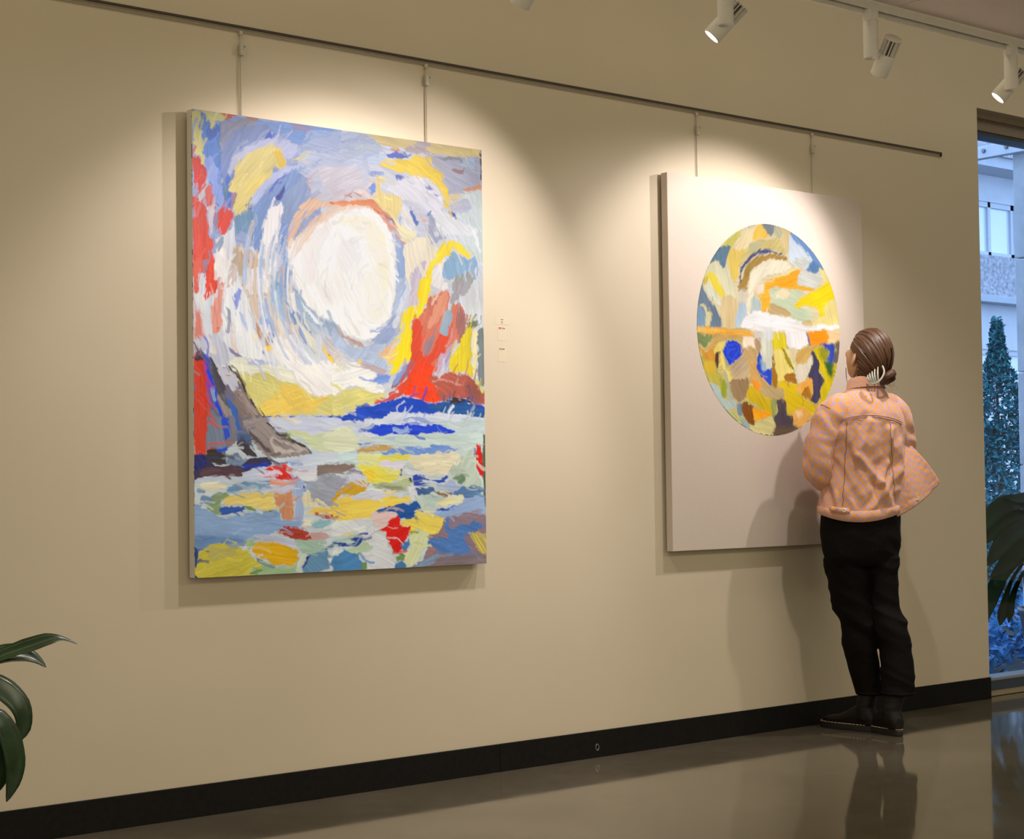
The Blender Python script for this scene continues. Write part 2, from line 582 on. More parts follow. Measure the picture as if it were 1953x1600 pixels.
P1 = '''
150,165,205 10:-9,-6 568,-10 562,498 -14,538
205,208,220 20:553,-7 1236,-6 1228,538 546,579
212,214,222 85:-2,496 563,454 556,1069 -8,1073
205,208,215 20:546,528 1239,483 1229,1142 539,1141
200,212,208 2:540,1030 1218,1022 1210,1553 535,1529
200,210,215 2:5,1008 556,1000 550,1555 -4,1534
110,150,215 10:111,11 319,2 568,-6 568,54 404,73 276,30 176,67 118,106 102,51
140,140,165 -40:111,32 193,7 251,4 234,35 176,67 126,120 106,101
205,85,45 10:107,-3 160,-3 164,7 123,23 115,14
165,120,125 10:201,-1 243,-1 243,12 209,16
150,130,165 10 s=14:388,-1 466,6 448,18 396,17
165,180,220 15:404,73 568,20 567,92 491,115 469,88 417,101
140,145,175 -15:426,78 492,59 474,72 421,93
215,205,130 88:-3,4 28,3 32,74 37,109 47,150 39,180 27,177 25,153 9,151 2,106 -4,43
75,125,205 85:30,10 46,8 70,41 98,44 104,119 109,179 117,243 136,305 108,319 84,303 76,254 48,221 45,165 41,115 32,74
140,160,225 80 al=.8:45,165 69,148 93,188 109,243 128,310 100,319 80,289 76,247 52,214
50,100,200 80:78,43 100,44 102,76 69,98 48,72
70,110,130 82 al=.6:98,77 106,108 125,227 136,302 124,299 109,229 99,144
210,205,135 20:30,3 54,0 83,2 115,1 121,16 109,29 86,28 84,46 74,60 64,50 64,27 46,12
115,135,190 -60:110,129 143,71 193,36 259,21 297,34 255,69 200,100 167,122 150,153 134,184 129,249 117,235 105,172
55,75,175 -55:167,122 192,80 188,106 175,118
35,75,195 -55:272,63 297,34 301,56 293,68
185,190,225 -40:142,190 146,153 175,121 234,89 297,67 352,61 395,78 408,91 378,120 352,116 331,89 233,107 192,138 158,174 137,205
60,105,200 80:129,198 145,222 133,259 149,261 149,293 136,312 120,285 129,241
185,195,235 -50:304,180 360,152 425,130 381,161 317,204 282,244 248,284 227,297 207,291 240,248 287,203
225,205,125 -50:208,114 267,96 326,89 356,119 360,141 343,161 309,157 300,180 287,203 249,244 232,260 215,287 190,329 156,343 144,333 165,281 168,263 149,257 131,256 145,218 150,185 183,146
222,185,60 60:318,94 343,106 360,137 343,161 322,149 309,113
240,215,110 -50 s=12:207,219 283,182 274,208 224,254 199,252
165,130,150 -70:153,264 170,259 165,284 149,311 145,290
125,155,210 -60:231,304 274,249 317,204 381,164 447,135 451,164 441,232 410,287 388,307 367,335 341,326 350,285 324,273 294,298 273,332 273,354 255,439 242,451 230,412 227,358
140,160,200 -65:368,236 438,173 441,232 406,291 375,331 341,330 350,274
65,80,185 -50:274,263 295,225 338,195 360,181 342,198 308,223 286,255
60,70,150 -60:329,239 359,218 342,264 333,272 312,263
45,75,165 10:198,292 227,289 227,308 206,313
110,150,185 80:161,342 206,309 231,318 226,413 206,393 181,380 160,393 152,376
240,235,235 95:299,297 342,279 346,304 332,360 327,404 318,467 309,515 267,518 272,474 230,474 234,459 255,454 264,402 273,354 277,343 286,313
205,45,35 88:3,162 25,160 27,177 45,186 46,236 34,265 24,263 20,245 4,247
205,95,90 85:48,257 72,251 80,303 83,317 55,313 48,285
215,75,60 90:4,296 28,294 51,320 62,408 82,424 74,460 78,489 65,539 1,544 3,395
185,190,200 60:20,277 40,265 48,292 35,308 24,295
225,205,205 88 al=.75:49,320 79,318 79,350 67,404 63,355
150,130,160 -75:79,335 100,330 99,362 83,396 73,372
220,65,50 -60:96,323 149,318 156,343 148,362 136,388 111,411 103,405 99,377
215,215,222 88:82,424 111,411 136,384 152,358 160,393 164,418 146,534 89,538 94,459
232,226,222 88:86,456 106,447 123,464 122,535 85,538
150,165,190 -60:95,427 115,414 115,436 98,459
150,130,155 88:36,492 56,490 53,533 33,534
220,55,40 88:62,490 78,492 75,539 49,540
190,170,150 88:151,451 172,424 184,463 205,440 230,459 230,477 267,478 271,518 188,506 171,532 138,534
235,190,130 88:176,424 184,427 184,456 176,453
225,165,120 88:188,459 209,443 205,479 188,488
170,190,220 88:209,465 226,449 221,482 209,479
120,155,215 95:337,345 367,339 353,395 348,439 352,476 356,512 339,513 348,454 323,449 328,386
235,195,165 -50:393,307 424,271 468,237 566,197 565,257 489,279 436,321 401,362 379,408 361,438 366,364
222,210,220 20:527,126 567,107 566,186 535,197 517,165
175,170,175 -10 s=10:494,234 566,208 566,231 507,244
195,105,50 -70:447,161 464,144 468,170 464,207 450,224 442,195
238,215,150 -40:447,172 482,139 513,124 524,134 513,165 473,184 464,178
222,210,130 -20:412,105 469,88 478,109 443,135 417,123 369,136
70,90,190 -25:460,133 505,110 549,94 513,116 469,144
235,215,210 20:551,166 605,146 696,151 733,174 723,225 649,240 627,219 550,212
215,190,125 8:648,-5 801,-6 964,-3 1215,-4 1204,21 1133,30 974,36 964,25 886,38 838,36 735,32 652,11
180,165,170 8:916,3 969,3 974,36 896,45 857,41
225,200,125 6:964,17 1210,-1 1202,22 1108,36 969,36
205,208,165 -8:597,63 652,34 754,38 763,56 697,63 615,88
130,135,160 -10:584,39 652,15 643,32 593,45
150,150,140 12:675,20 730,21 721,32 679,31
190,205,230 0:683,84 781,61 791,80 743,100 674,104 628,105
70,95,185 5:781,58 838,47 886,57 838,70 791,76
215,130,85 10:791,39 829,39 838,49 810,50
170,172,192 20:978,43 1082,47 1133,34 1174,29 1207,17 1206,98 1198,115 1203,146 1131,161 1056,181 1031,144 1002,99
222,220,228 35:789,180 837,152 914,128 963,135 1001,162 1030,223 980,271 956,245 913,222 846,213 780,196
240,205,50 15:748,92 791,82 886,65 905,47 973,51 983,82 1012,114 1031,144 1056,173 1060,220 1035,222 1031,191 1001,155 963,131 914,126 837,121 781,111 748,111
225,200,110 80:1031,195 1065,192 1055,224 1030,223
175,195,225 30:1123,51 1158,31 1174,37 1173,73 1132,74 1107,64
130,130,145 8:983,42 1033,45 1113,40 1107,52 1032,57
165,130,135 15:1077,87 1132,78 1117,99 1087,98
220,150,110 -15:1126,158 1182,140 1198,119 1205,146 1167,158
210,195,165 -10:1056,185 1156,163 1161,174 1105,196 1060,200
205,215,215 80:1055,232 1213,149 1209,411 1153,395 1118,358 1053,343 1180,317
185,187,205 -10:1050,217 1131,189 1156,207 1140,240 1090,249
60,60,80 90 j=4:1202,4 1215,2 1213,105 1206,106 1204,50
140,155,205 15:697,132 752,134 733,147 706,143
70,85,185 80:650,145 669,146 659,174 646,172
70,85,185 80:605,157 618,157 614,171 607,172
90,105,190 60:818,133 844,134 837,150 825,147
60,75,170 40:977,169 1011,185 1001,192 982,176
110,150,230 -50:691,201 729,167 728,209 705,215
130,135,180 40:943,149 982,168 967,178 950,164
175,110,75 15:550,212 613,209 627,230 586,227 550,230
230,125,60 20:550,253 649,243 709,230 723,248 755,279 732,281 695,269 667,257 550,260
180,170,190 55:699,280 750,284 787,326 815,374 806,379 773,351 741,315
150,175,215 88:815,351 844,372 853,418 851,561 813,563 814,432 810,371
238,215,140 85:733,147 761,148 752,184 761,206 836,206 836,245 816,285 825,323 835,334 816,328 797,287 769,263 732,243 728,186
235,225,185 30:807,286 835,307 892,321 911,339 882,365 844,368 825,339
70,110,170 50:755,264 797,295 806,309 769,282
165,172,192 60:961,265 985,278 994,332 1053,331 1004,355 969,366
222,224,226 35:985,262 1030,246 1055,248 1119,282 1190,288 1180,317 1054,327 1019,338 994,324
230,228,230 60:841,237 874,249 902,293 892,317 854,321 840,275
95,120,190 60:874,241 893,263 917,300 902,301 883,275
225,165,140 60:907,258 946,289 941,294 917,272
60,85,160 75:831,276 844,318 835,307
90,100,170 -40:1050,233 1084,257 1079,264 1055,248
130,140,190 -60:956,253 976,244 971,260 961,265
240,228,205 80:853,371 955,343 969,350 964,374 1003,379 978,428 948,469 929,486 919,455 944,434 890,493 861,506 852,437
205,215,195 15:979,369 1078,345 1153,367 1178,405 1128,377 1028,361
200,190,205 -75:880,489 915,444 944,434 943,469 923,510 918,557 879,559
238,234,230 -60:1008,430 1048,403 1017,456 1036,495 1016,504 1051,509 1046,525 1006,532 972,514 967,491 983,459
140,175,205 70:1052,403 1078,385 1118,402 1148,411 1173,393 1183,413 1163,446 1101,474 1036,491 1017,464
248,218,50 -55:1018,366 1068,350 1118,366 1153,395 1148,409 1118,398 1073,377 1053,399 1008,430 978,467 967,507 962,554 923,557 928,509 948,465 978,428 1003,395
165,165,160 -60:1076,484 1152,455 1167,470 1151,519 1116,545 1066,524
215,95,80 88:6,495 32,493 41,532 25,589 5,598
215,125,110 88 s=12:4,658 30,670 35,741 3,749
205,210,222 88:21,540 41,532 45,556 33,592 23,596
225,70,50 -80:62,491 78,490 81,550 106,545 93,571 69,604 52,619 41,610 41,581 49,542
222,218,212 80:17,607 37,606 40,641 36,663 26,660
238,232,228 88:82,490 143,485 138,521 126,561 109,559 106,541 83,550
225,150,135 95:93,564 122,562 109,634 100,709 96,724 71,725 64,661 85,603
235,120,80 0:90,717 100,716 96,725
226,227,231 84:122,515 167,505 175,562 220,595 236,659 227,718 260,803 185,806 168,785 144,804 120,765 108,716
205,190,185 95:138,507 167,498 163,545 138,568 121,576
130,150,215 85:162,573 177,591 166,641 160,635
150,155,175 85:125,647 137,654 140,722 128,722
160,180,220 80 al=.7:170,659 190,662 202,719 186,705
195,205,225 75 al=.7:211,639 228,660 235,717 219,689
195,172,148 88:172,483 272,476 271,497 246,507 196,510 195,568 212,588 253,593 279,573 283,595 220,606 195,597 179,562
226,226,230 80:196,510 259,498 271,508 277,581 258,593 220,590 199,575 192,546
242,238,236 90:272,476 320,472 317,545 292,543 280,511
165,190,220 88:296,547 326,541 347,547 348,470 357,469 369,520 355,598 354,682 324,676 295,649 283,602
190,202,215 40:381,585 420,594 560,672 560,732 441,700
160,180,205 45:348,499 373,542 420,583 463,629 507,660 560,672 560,717 484,698 398,629 347,595
225,195,175 90:324,494 350,485 345,547 326,548
110,150,165 20:300,554 326,545 321,567 304,566
120,150,200 50 al=.8:355,605 398,636 432,678 458,722 419,694 376,652
235,238,240 50 al=.8:411,602 450,633 498,675 476,676 433,638
215,195,175 70:212,599 237,605 236,659 252,702 228,674 216,631
235,222,205 72:266,610 281,606 295,649 303,696 290,685 266,643
150,175,220 50:253,658 299,685 316,710 307,732 282,708 257,687
195,150,120 58:244,695 269,730 290,766 281,773 256,745 236,710
215,165,135 50:269,697 294,718 286,729 269,716
90,115,185 65:290,715 311,728 298,758 281,737
245,215,120 60:223,732 235,724 243,746 227,746
120,150,205 58:243,760 268,785 268,794 251,782
130,160,195 60:355,635 380,648 397,676 363,689
242,238,236 35:311,728 345,712 388,750 440,785 497,802 559,811 558,912 482,925 434,915 395,872 353,825 302,790
240,215,155 60:316,688 341,679 337,705 320,713
250,200,80 20:264,763 302,765 298,780 277,779
150,170,210 60:358,704 375,711 397,746 388,747
225,222,195 50:393,680 440,708 462,744 488,802 440,767 401,717
205,195,200 40:511,727 560,736 559,784 528,771
245,205,80 50:488,746 510,760 545,800 541,811 506,775
215,120,60 50:517,780 534,789 528,797
190,192,208 80:3,756 43,744 88,731 120,773 135,815 95,838 63,817 43,790 7,802
225,220,212 75:51,740 75,767 83,799 63,796 47,776
220,200,190 70:140,732 160,764 173,792 152,789
130,130,170 40:136,779 177,799 168,806 144,793
228,226,205 10:127,826 168,806 209,819 268,824 336,829 378,846 404,879 352,884 310,867 268,853 226,862 184,852 155,857
180,190,220 5:201,816 268,810 293,824 226,826
245,175,90 0:210,807 223,808 216,816
215,205,125 20:155,861 184,851 217,866 251,850 280,849 318,877 386,886 421,908 451,929 504,928 557,927 557,992 437,996 266,998 241,977 200,924 167,885
240,205,95 -15 s=10:241,963 300,929 335,899 386,890 416,908 438,937 508,924 517,931 482,951 455,977 351,993 266,998
110,105,125 60:43,793 59,810 78,838 135,843 168,878 220,952 274,1009 329,1059 329,1070 0,1073 3,809
70,68,78 65:59,814 82,838 90,845 118,894 110,923 94,919 74,888
195,195,208 58:86,841 111,841 139,850 163,878 159,918 143,918 118,894
200,130,90 0:123,865 143,865 131,872
130,112,108 55:159,907 184,910 220,952 274,1009 308,1049 265,1064 223,1064 183,1010 146,954
165,148,140 55:167,918 208,949 249,1002 224,992 183,949
95,78,75 55 al=.8:200,967 249,1010 291,1056 257,1042 216,999
150,138,135 70:90,930 114,926 126,958 154,1018 157,1072 125,1072 113,1008 97,969
115,125,140 80:45,1002 77,973 89,976 101,1044 108,1072 44,1072
20,60,225 75:29,805 47,793 59,818 66,856 82,895 86,930 93,973 117,1029 129,1072 108,1072 93,1012 77,969 58,917 38,868 32,829
50,100,185 70:118,937 142,954 166,1007 182,1071 157,1072 142,1011
130,170,215 80:58,906 74,909 77,952 65,952
212,55,30 90 s=8:3,816 31,815 42,853 54,888 57,959 45,1002 36,1030 38,1073 0,1073
50,50,65 0:2,806 31,801 35,815 3,816
60,50,50 60 k=l w=5:135,840 168,878 220,952 274,1009
200,205,228 2:266,1002 557,996 556,1069 329,1070 295,1042
65,85,195 2:481,999 557,994 556,1005 503,1006
65,85,195 3:389,1020 459,1025 428,1032
70,90,190 2 k=l w=4:266,1000 351,1002 437,997 556,998
205,215,175 5:342,1048 393,1042 437,1059 341,1070
165,180,215 8 al=.8:454,19 694,5 761,56 582,128 431,112
190,198,222 12 al=.8:432,94 671,81 703,146 516,184 410,168
200,205,225 -20 al=.8:452,173 648,115 703,174 559,253 462,238
215,205,212 -25 al=.8:495,141 670,131 647,220 537,246
180,195,220 -50:544,689 598,728 657,756 712,738 774,674 808,596 813,511 851,508 841,586 825,679 811,726 744,771 749,790 781,812 762,836 670,808 611,791 544,745
155,170,205 -45:703,708 774,674 803,615 825,683 773,728 712,738
215,220,232 -75:851,547 875,507 875,538 850,593 821,680 802,673 812,619
205,192,200 -70:875,561 924,503 923,550 898,583 860,608
205,208,208 80:1115,578 1146,517 1213,484 1210,669 1170,631 1124,629
170,165,170 -60:1056,542 1116,491 1147,489 1116,538 1065,581
215,120,95 -65:962,560 1026,528 1055,550 1045,606 1095,571 1125,617 1119,669 1083,723 1052,763 992,832 905,800 872,782 872,739 883,650 917,636 947,599
225,150,120 -65:955,658 976,606 1031,532 1050,562 1005,636 965,673
235,205,195 -65 al=.7:966,583 1006,529 1018,534 981,586
165,110,105 -70:1085,604 1100,579 1124,629 1124,677 1088,722 1084,667
155,175,190 -75:1009,671 1030,607 1055,597 1059,633 1044,689 1019,702
225,75,45 -65:888,645 917,640 921,698 930,776 974,751 1004,694 1048,708 1023,757 973,798 972,845 991,899 1021,922 952,939 894,921 837,910 808,888 847,864 886,816 867,786 872,739 878,681
165,130,140 -65:925,760 940,721 975,692 979,703 964,751 934,776
190,175,200 -50 al=.8:1003,773 1073,711 1088,714 1052,763 1042,811 992,832
130,130,190 -50 al=.6:1012,804 1063,747 1047,795 1027,823
150,110,130 -50:809,857 872,793 886,808 847,860 808,888 790,896
140,160,215 -45:809,846 857,809 828,857 799,880 795,858
245,65,15 20 s=12:886,808 925,792 983,805 963,853 996,903 1021,922 971,938 903,924 846,910 837,895 876,855
180,90,75 25 s=8:963,853 1002,840 1057,826 1086,837 1132,832 1167,855 1210,898 1211,946 1140,931 1070,921 1020,930 991,899
130,75,65 30 s=16 al=.7:1111,868 1167,871 1207,910 1206,938 1140,919
215,150,135 15 k=l w=5:972,862 992,854 1021,855 1061,866 1111,868
228,205,40 90:1047,787 1072,755 1103,710 1129,661 1155,648 1154,696 1148,776 1157,835 1112,828 1061,830 1047,807
120,130,130 88:1180,674 1213,669 1213,861 1187,870 1177,838 1181,750
238,225,170 88:1157,680 1180,674 1179,742 1167,847 1152,815 1153,736
110,120,100 60:1129,649 1175,631 1175,655 1139,656
205,205,130 50:1162,855 1177,850 1210,889 1204,898 1167,871
238,195,150 -50:749,779 773,747 811,726 815,765 805,803 772,801
252,222,30 100:924,503 967,500 957,556 942,604 912,633 888,642 878,669 877,731 867,786 829,803 800,838 783,839 796,796 815,765 825,703 835,640 855,608 908,582
190,160,150 40:545,682 603,720 662,738 671,748 643,749 580,716
215,208,205 -40:544,757 579,778 610,818 579,823 543,794
240,238,232 -15:543,835 606,814 656,809 706,830 720,852 701,868 752,886 761,908 701,910 651,888 614,893 542,921
120,150,220 -20:706,872 734,844 785,850 776,873 748,882
195,175,180 20:656,809 711,811 772,831 753,840 706,830
238,228,190 -15:543,831 597,822 570,842
245,205,80 90:645,794 656,794 658,811 645,811
218,210,130 -15:542,925 614,901 650,892 701,910 766,912 761,927 714,947 650,960 577,988 541,992
238,218,130 -10:632,923 701,910 668,929
205,80,70 -25:710,948 724,936 766,927 780,912 837,903 837,914 798,930 733,947
205,212,228 3:541,1007 686,1001 788,977 971,974 1145,983 1211,990 1209,1090 1118,1078 540,1093
15,70,190 5:541,999 595,987 650,960 714,951 798,934 837,918 875,925 947,939 1020,933 1095,928 1140,939 1211,950 1211,978 1145,983 1069,976 971,974 874,975 798,976 732,997 640,1006 541,1003
30,85,150 5:947,947 1070,940 1211,954 1211,986 1069,976 971,966
55,45,45 8:1020,930 1070,921 1140,931 1186,950 1120,939 1060,937
190,205,205 2:970,1013 1211,994 1210,1042 1068,1055
195,212,205 2:500,1050 540,1039 617,1040 662,1066 713,1062 970,1052 1210,1054 1209,1090 969,1079 787,1088 639,1081 540,1078 505,1067
40,90,200 3:640,1036 709,1024 807,1019 741,1046 667,1039
20,65,210 3:699,1046 807,1022 883,1014 950,1025 999,1020 1044,1031 1068,1039 1044,1045 921,1046 873,1054 806,1049 736,1058
150,175,225 5:788,1046 807,1034 859,1033 854,1049 806,1051
110,135,200 -4 al=.7:807,999 903,990 970,1007 951,1013 874,1002
215,218,235 3:639,1055 727,1052 731,1061 667,1062
205,212,232 2:295,1003 556,1000 556,1041 350,1039
205,214,170 8:342,1047 393,1042 458,1057 556,1052 555,1112 466,1116 415,1075
218,222,190 5:505,1052 536,1033 608,1033 639,1062 639,1104 575,1115 522,1110 491,1082
195,212,205 2:699,1070 873,1053 1068,1051 1205,1046 1204,1086 1018,1087 872,1094 787,1090
60,90,190 2:644,1081 699,1083 685,1087 653,1087
20,65,210 3:699,1035 807,1019 883,1016 951,1021 999,1019 1049,1032 1068,1039 1044,1044 921,1046 873,1053 806,1052 731,1060
150,175,225 5:788,1044 807,1034 859,1034 854,1048 806,1052
190,155,90 3:648,1107 731,1092 796,1103 745,1115 652,1119
115,150,215 3:745,1119 796,1103 872,1097 949,1103 969,1091 1048,1095 1077,1110 1042,1120 949,1126 872,1126 805,1123
200,222,225 0:539,1119 639,1123 647,1153 593,1149 539,1157
212,60,35 90 s=8:1,1008 41,1007 50,1085 44,1127 2,1131
115,130,150 80:48,1035 73,1007 105,1006 108,1084 116,1106 72,1113 48,1117
120,118,130 80:113,1006 154,1006 158,1056 149,1091 116,1099
30,75,205 78:101,1006 121,1006 129,1063 117,1074 105,1049
25,75,200 5:68,1113 116,1104 124,1116 100,1124 76,1124
150,138,135 40:183,1005 266,1004 295,1040 341,1072 401,1090 436,1108 453,1123 431,1130 349,1138 298,1138 265,1127 223,1091 199,1048
70,100,145 60:157,1063 191,1048 223,1102 231,1134 198,1105
190,178,172 35:291,1054 333,1076 393,1094 436,1116 349,1123 307,1123 282,1083
90,75,75 50:199,1037 232,1058 265,1094 290,1112 282,1120 248,1098 207,1059
120,105,102 35 al=.7:299,1062 350,1087 401,1108 358,1105 307,1091
70,60,55 40 k=l w=5:274,1018 308,1047 350,1074 401,1088 436,1105 453,1124
55,50,85 3:0,1131 43,1131 47,1152 120,1159 189,1149 223,1134 290,1138 294,1163 222,1174 181,1184 172,1199 91,1195 -1,1204
60,50,60 40:157,1084 182,1070 215,1105 231,1131 198,1127 169,1106
60,55,55 10:40,1127 68,1113 116,1131 120,1156 75,1157 43,1145
110,130,155 70:124,1131 161,1120 181,1156 124,1159
90,60,70 3:43,1170 165,1170 185,1181 168,1199 59,1198 11,1201
25,60,190 -5:177,1161 256,1152 290,1156 222,1174 181,1174
30,40,110 60:0,1131 40,1131 43,1162 3,1176
195,205,225 0:185,1181 289,1170 306,1185 366,1207 281,1214 181,1206 119,1205 15,1212 15,1201 99,1195 177,1199
205,215,232 -5:294,1145 453,1123 555,1119 555,1164 479,1175 387,1182 370,1174 332,1163
225,226,238 0:383,1182 475,1171 474,1208 383,1226
120,150,205 -10 al=.7:349,1152 409,1149 418,1160 375,1163
160,180,215 88:370,1185 413,1222 412,1340 373,1346 382,1303 369,1248
225,40,30 10:264,1170 294,1163 349,1163 353,1182 370,1196 366,1211 306,1207 268,1199 323,1185 289,1178
225,205,225 -3:222,1188 306,1178 323,1189 247,1196
230,150,130 0:281,1212 370,1215 370,1226 289,1221
228,220,190 5:19,1222 59,1216 123,1223 111,1241 54,1240 27,1233
140,165,120 -30:34,1275 70,1255 123,1259 98,1283 106,1322 74,1322 46,1297
115,155,190 -5:123,1241 164,1220 285,1214 280,1232 189,1242 131,1252
130,160,190 0:7,1240 42,1240 38,1258 7,1250
115,150,185 0:22,1264 62,1261 58,1279 26,1286
225,150,110 0:285,1219 348,1222 348,1231 285,1230
140,170,212 3:-2,1289 42,1307 90,1329 130,1327 196,1317 246,1325 305,1316 330,1342 373,1346 412,1347 416,1373 325,1371 296,1388 228,1393 195,1407 178,1424 73,1417 -3,1432
105,140,190 3 s=12:-3,1387 97,1390 179,1399 178,1424 73,1421 -3,1436
45,90,180 -15:102,1298 180,1292 188,1303 151,1316 114,1330 98,1315
228,205,115 -10:98,1280 139,1263 222,1249 297,1258 301,1290 296,1305 254,1311 221,1300 180,1292 131,1291
115,150,90 20:188,1296 217,1300 229,1318 204,1314
95,130,70 5:258,1311 288,1305 313,1320 263,1316
210,145,105 88:297,1250 365,1244 373,1292 382,1314 368,1343 334,1342 313,1312 297,1279
205,205,225 -3:263,1235 374,1229 365,1248 297,1250 268,1246
160,165,178 20:422,1215 474,1208 492,1193 554,1201 553,1295 508,1305 473,1297 447,1289 439,1245
130,115,105 0:475,1167 523,1156 555,1164 554,1190 479,1197
230,220,180 88:419,1256 439,1248 447,1282 473,1282 473,1304 447,1300 416,1307
60,70,160 80:417,1230 426,1226 430,1245 417,1248
240,205,100 -5:429,1318 477,1308 553,1298 552,1339 477,1327 433,1329
185,75,50 5:468,1330 521,1329 553,1336 552,1343 512,1342
215,222,225 5:411,1366 552,1365 552,1410 477,1378
232,225,205 10:411,1351 451,1341 459,1363 416,1369
140,185,195 -3:446,1359 477,1345 530,1354 521,1368 464,1371
195,200,222 8:220,1397 295,1392 368,1408 402,1435 372,1438 304,1417 237,1412
165,195,175 10:381,1405 432,1414 498,1435 432,1466 402,1442 389,1424
205,165,165 10:441,1392 490,1390 525,1409 476,1419 441,1411
180,60,45 8:308,1385 334,1371 403,1373 433,1388 446,1407 424,1412 368,1401
160,190,145 -10:228,1476 294,1493 371,1503 402,1468 414,1487 384,1522 302,1530 198,1531 211,1504
208,195,70 -15:17,1444 73,1421 129,1423 178,1438 195,1435 228,1476 252,1488 244,1509 219,1501 194,1525 96,1531 -4,1532 -4,1495
190,180,95 -15:41,1437 89,1425 162,1434 137,1458 64,1470
165,190,140 0:187,1410 212,1404 228,1422 203,1436
60,105,150 30:195,1443 219,1461 257,1474 228,1476
225,175,15 10:211,1432 245,1412 304,1421 367,1438 393,1453 393,1482 371,1503 328,1498 294,1490 257,1470 224,1458
110,150,95 -10:198,1514 236,1498 252,1509 219,1530
100,145,180 40:419,1491 454,1459 507,1442 511,1483 515,1524 414,1527
30,60,140 -40:423,1484 445,1466 436,1491 418,1509
215,220,205 -60:379,1507 419,1450 419,1487 392,1515
215,225,225 -50:515,1480 551,1447 551,1500 519,1506
40,70,130 88:-3,1429 17,1436 8,1489 -4,1485
40,70,130 60:-4,1516 16,1521 20,1535 -4,1534
30,70,150 -20:502,1438 552,1418 551,1429 516,1441
232,222,188 2:862,1134 969,1122 1082,1122 1077,1158 1062,1173 1027,1197 948,1196 900,1177 862,1157
222,222,228 5:843,1173 881,1184 943,1192 1027,1197 881,1200
220,220,145 5:643,1123 740,1123 730,1153 647,1153
232,222,90 5:634,1160 730,1157 740,1130 862,1126 853,1146 749,1149 735,1168 786,1180 819,1184 814,1211 776,1226 715,1225 679,1217 661,1183
245,205,60 20:661,1187 702,1183 711,1214 692,1221
220,212,226 2:730,1168 749,1147 838,1151 843,1165 814,1180
140,118,110 -10:539,1164 629,1157 611,1175 574,1187 539,1190
165,165,185 -30:538,1201 592,1194 624,1168 642,1183 665,1195 660,1213 597,1213 574,1246 538,1261
215,215,230 -5:597,1202 647,1183 660,1198 656,1213 601,1213
180,190,150 8:701,1233 776,1222 861,1207 866,1234 851,1254 804,1253 729,1244
95,85,80 8 al=.5:720,1237 804,1234 842,1250 785,1245
30,30,30 0:861,1207 876,1211 871,1225
80,80,140 88:821,1180 829,1180 831,1198 823,1197
208,208,222 -8:619,1273 678,1255 729,1244 804,1257 860,1273 728,1286 637,1289
240,220,130 0:743,1252 804,1253 794,1260 752,1260
215,165,30 -30:538,1276 574,1239 610,1217 656,1212 688,1225 674,1248 632,1262 574,1265 537,1291
25,85,160 -10:723,1320 766,1306 832,1299 889,1293 913,1305 913,1316 884,1331 879,1350 821,1353 803,1333 737,1328
245,212,90 -5:537,1298 560,1276 610,1266 623,1285 729,1282 803,1276 860,1277 865,1288 803,1299 723,1317 696,1331 695,1350 627,1345 613,1363 568,1362 537,1343
225,235,228 -35:537,1358 627,1356 613,1382 536,1402
40,75,180 5:878,1200 929,1200 967,1216 1031,1209 1026,1224 977,1228 890,1235 880,1219
205,210,228 4:900,1217 967,1220 992,1226 943,1229
65,100,155 5:890,1239 967,1243 977,1259 928,1266 894,1270
220,220,228 80:856,1242 880,1238 899,1270 879,1293 865,1281
150,175,215 -10:1046,1260 1075,1252 1116,1229 1166,1253 1204,1278 1208,1342 1114,1344 1034,1350 1014,1357 966,1337 1065,1311 1110,1292
85,120,165 -5:1046,1260 1086,1237 1126,1237 1202,1254 1171,1269 1115,1277
185,198,180 -60:1067,1158 1117,1130 1153,1106 1157,1158 1187,1222 1176,1254 1116,1237 1061,1209 1046,1189
105,135,105 -30:1061,1213 1106,1193 1116,1221 1091,1233
170,185,215 5:977,1243 1016,1228 1056,1221 1091,1233 1086,1249 1046,1260 996,1251
140,95,50 5:972,1259 1016,1256 1055,1264 1035,1273 986,1271
180,200,190 10:913,1274 967,1267 1016,1271 1020,1291 966,1310 928,1289
228,220,170 -8:1016,1283 1045,1272 1050,1284 1095,1272 1110,1292 1065,1307 966,1313
190,205,190 50:884,1269 918,1289 942,1313 966,1341 941,1340 918,1313 889,1285
40,80,190 -8:986,1318 1045,1315 1100,1304 1035,1326 995,1324
110,130,165 88:1158,1102 1168,1094 1168,1150 1158,1134
215,25,20 85:1168,1090 1189,1102 1201,1130 1200,1214 1182,1190 1167,1158
75,95,70 90 j=3:1200,1070 1215,1070 1214,1318 1200,1278
140,118,130 15:945,1410 1014,1357 1064,1347 1213,1346 1213,1536 876,1528 915,1502 940,1453
75,120,185 20:1014,1361 1039,1350 1044,1393 1144,1372 1185,1381 1184,1401 1103,1415 1128,1455 1142,1491 1042,1488 979,1470 940,1441 965,1426 1033,1424 1019,1393
165,120,120 20:940,1472 954,1449 979,1474 944,1480
130,160,190 -25:876,1528 915,1502 1003,1482 963,1520
130,115,120 -3 s=14:988,1493 1211,1490 1210,1536 983,1528
215,195,70 55 al=.75:1123,1407 1184,1409 1212,1434 1211,1490 1178,1473 1148,1432
225,195,190 -5:696,1331 793,1326 803,1341 755,1371 727,1393 713,1373
218,220,224 30:631,1349 682,1346 709,1373 727,1396 755,1409 764,1439 782,1463 801,1502 795,1532 675,1529 661,1493 630,1469 694,1456 703,1434 662,1421 649,1398 613,1389 536,1410 536,1380
185,205,170 -15:585,1464 658,1432 703,1434 694,1456 634,1469
40,75,160 -12:536,1417 603,1408 662,1413 648,1436 603,1445 536,1428
190,215,205 -12:536,1415 590,1415 635,1424 599,1428 536,1425
235,222,165 -20:563,1407 626,1390 603,1408
75,135,190 -20:535,1477 580,1456 630,1473 661,1500 656,1530 535,1529
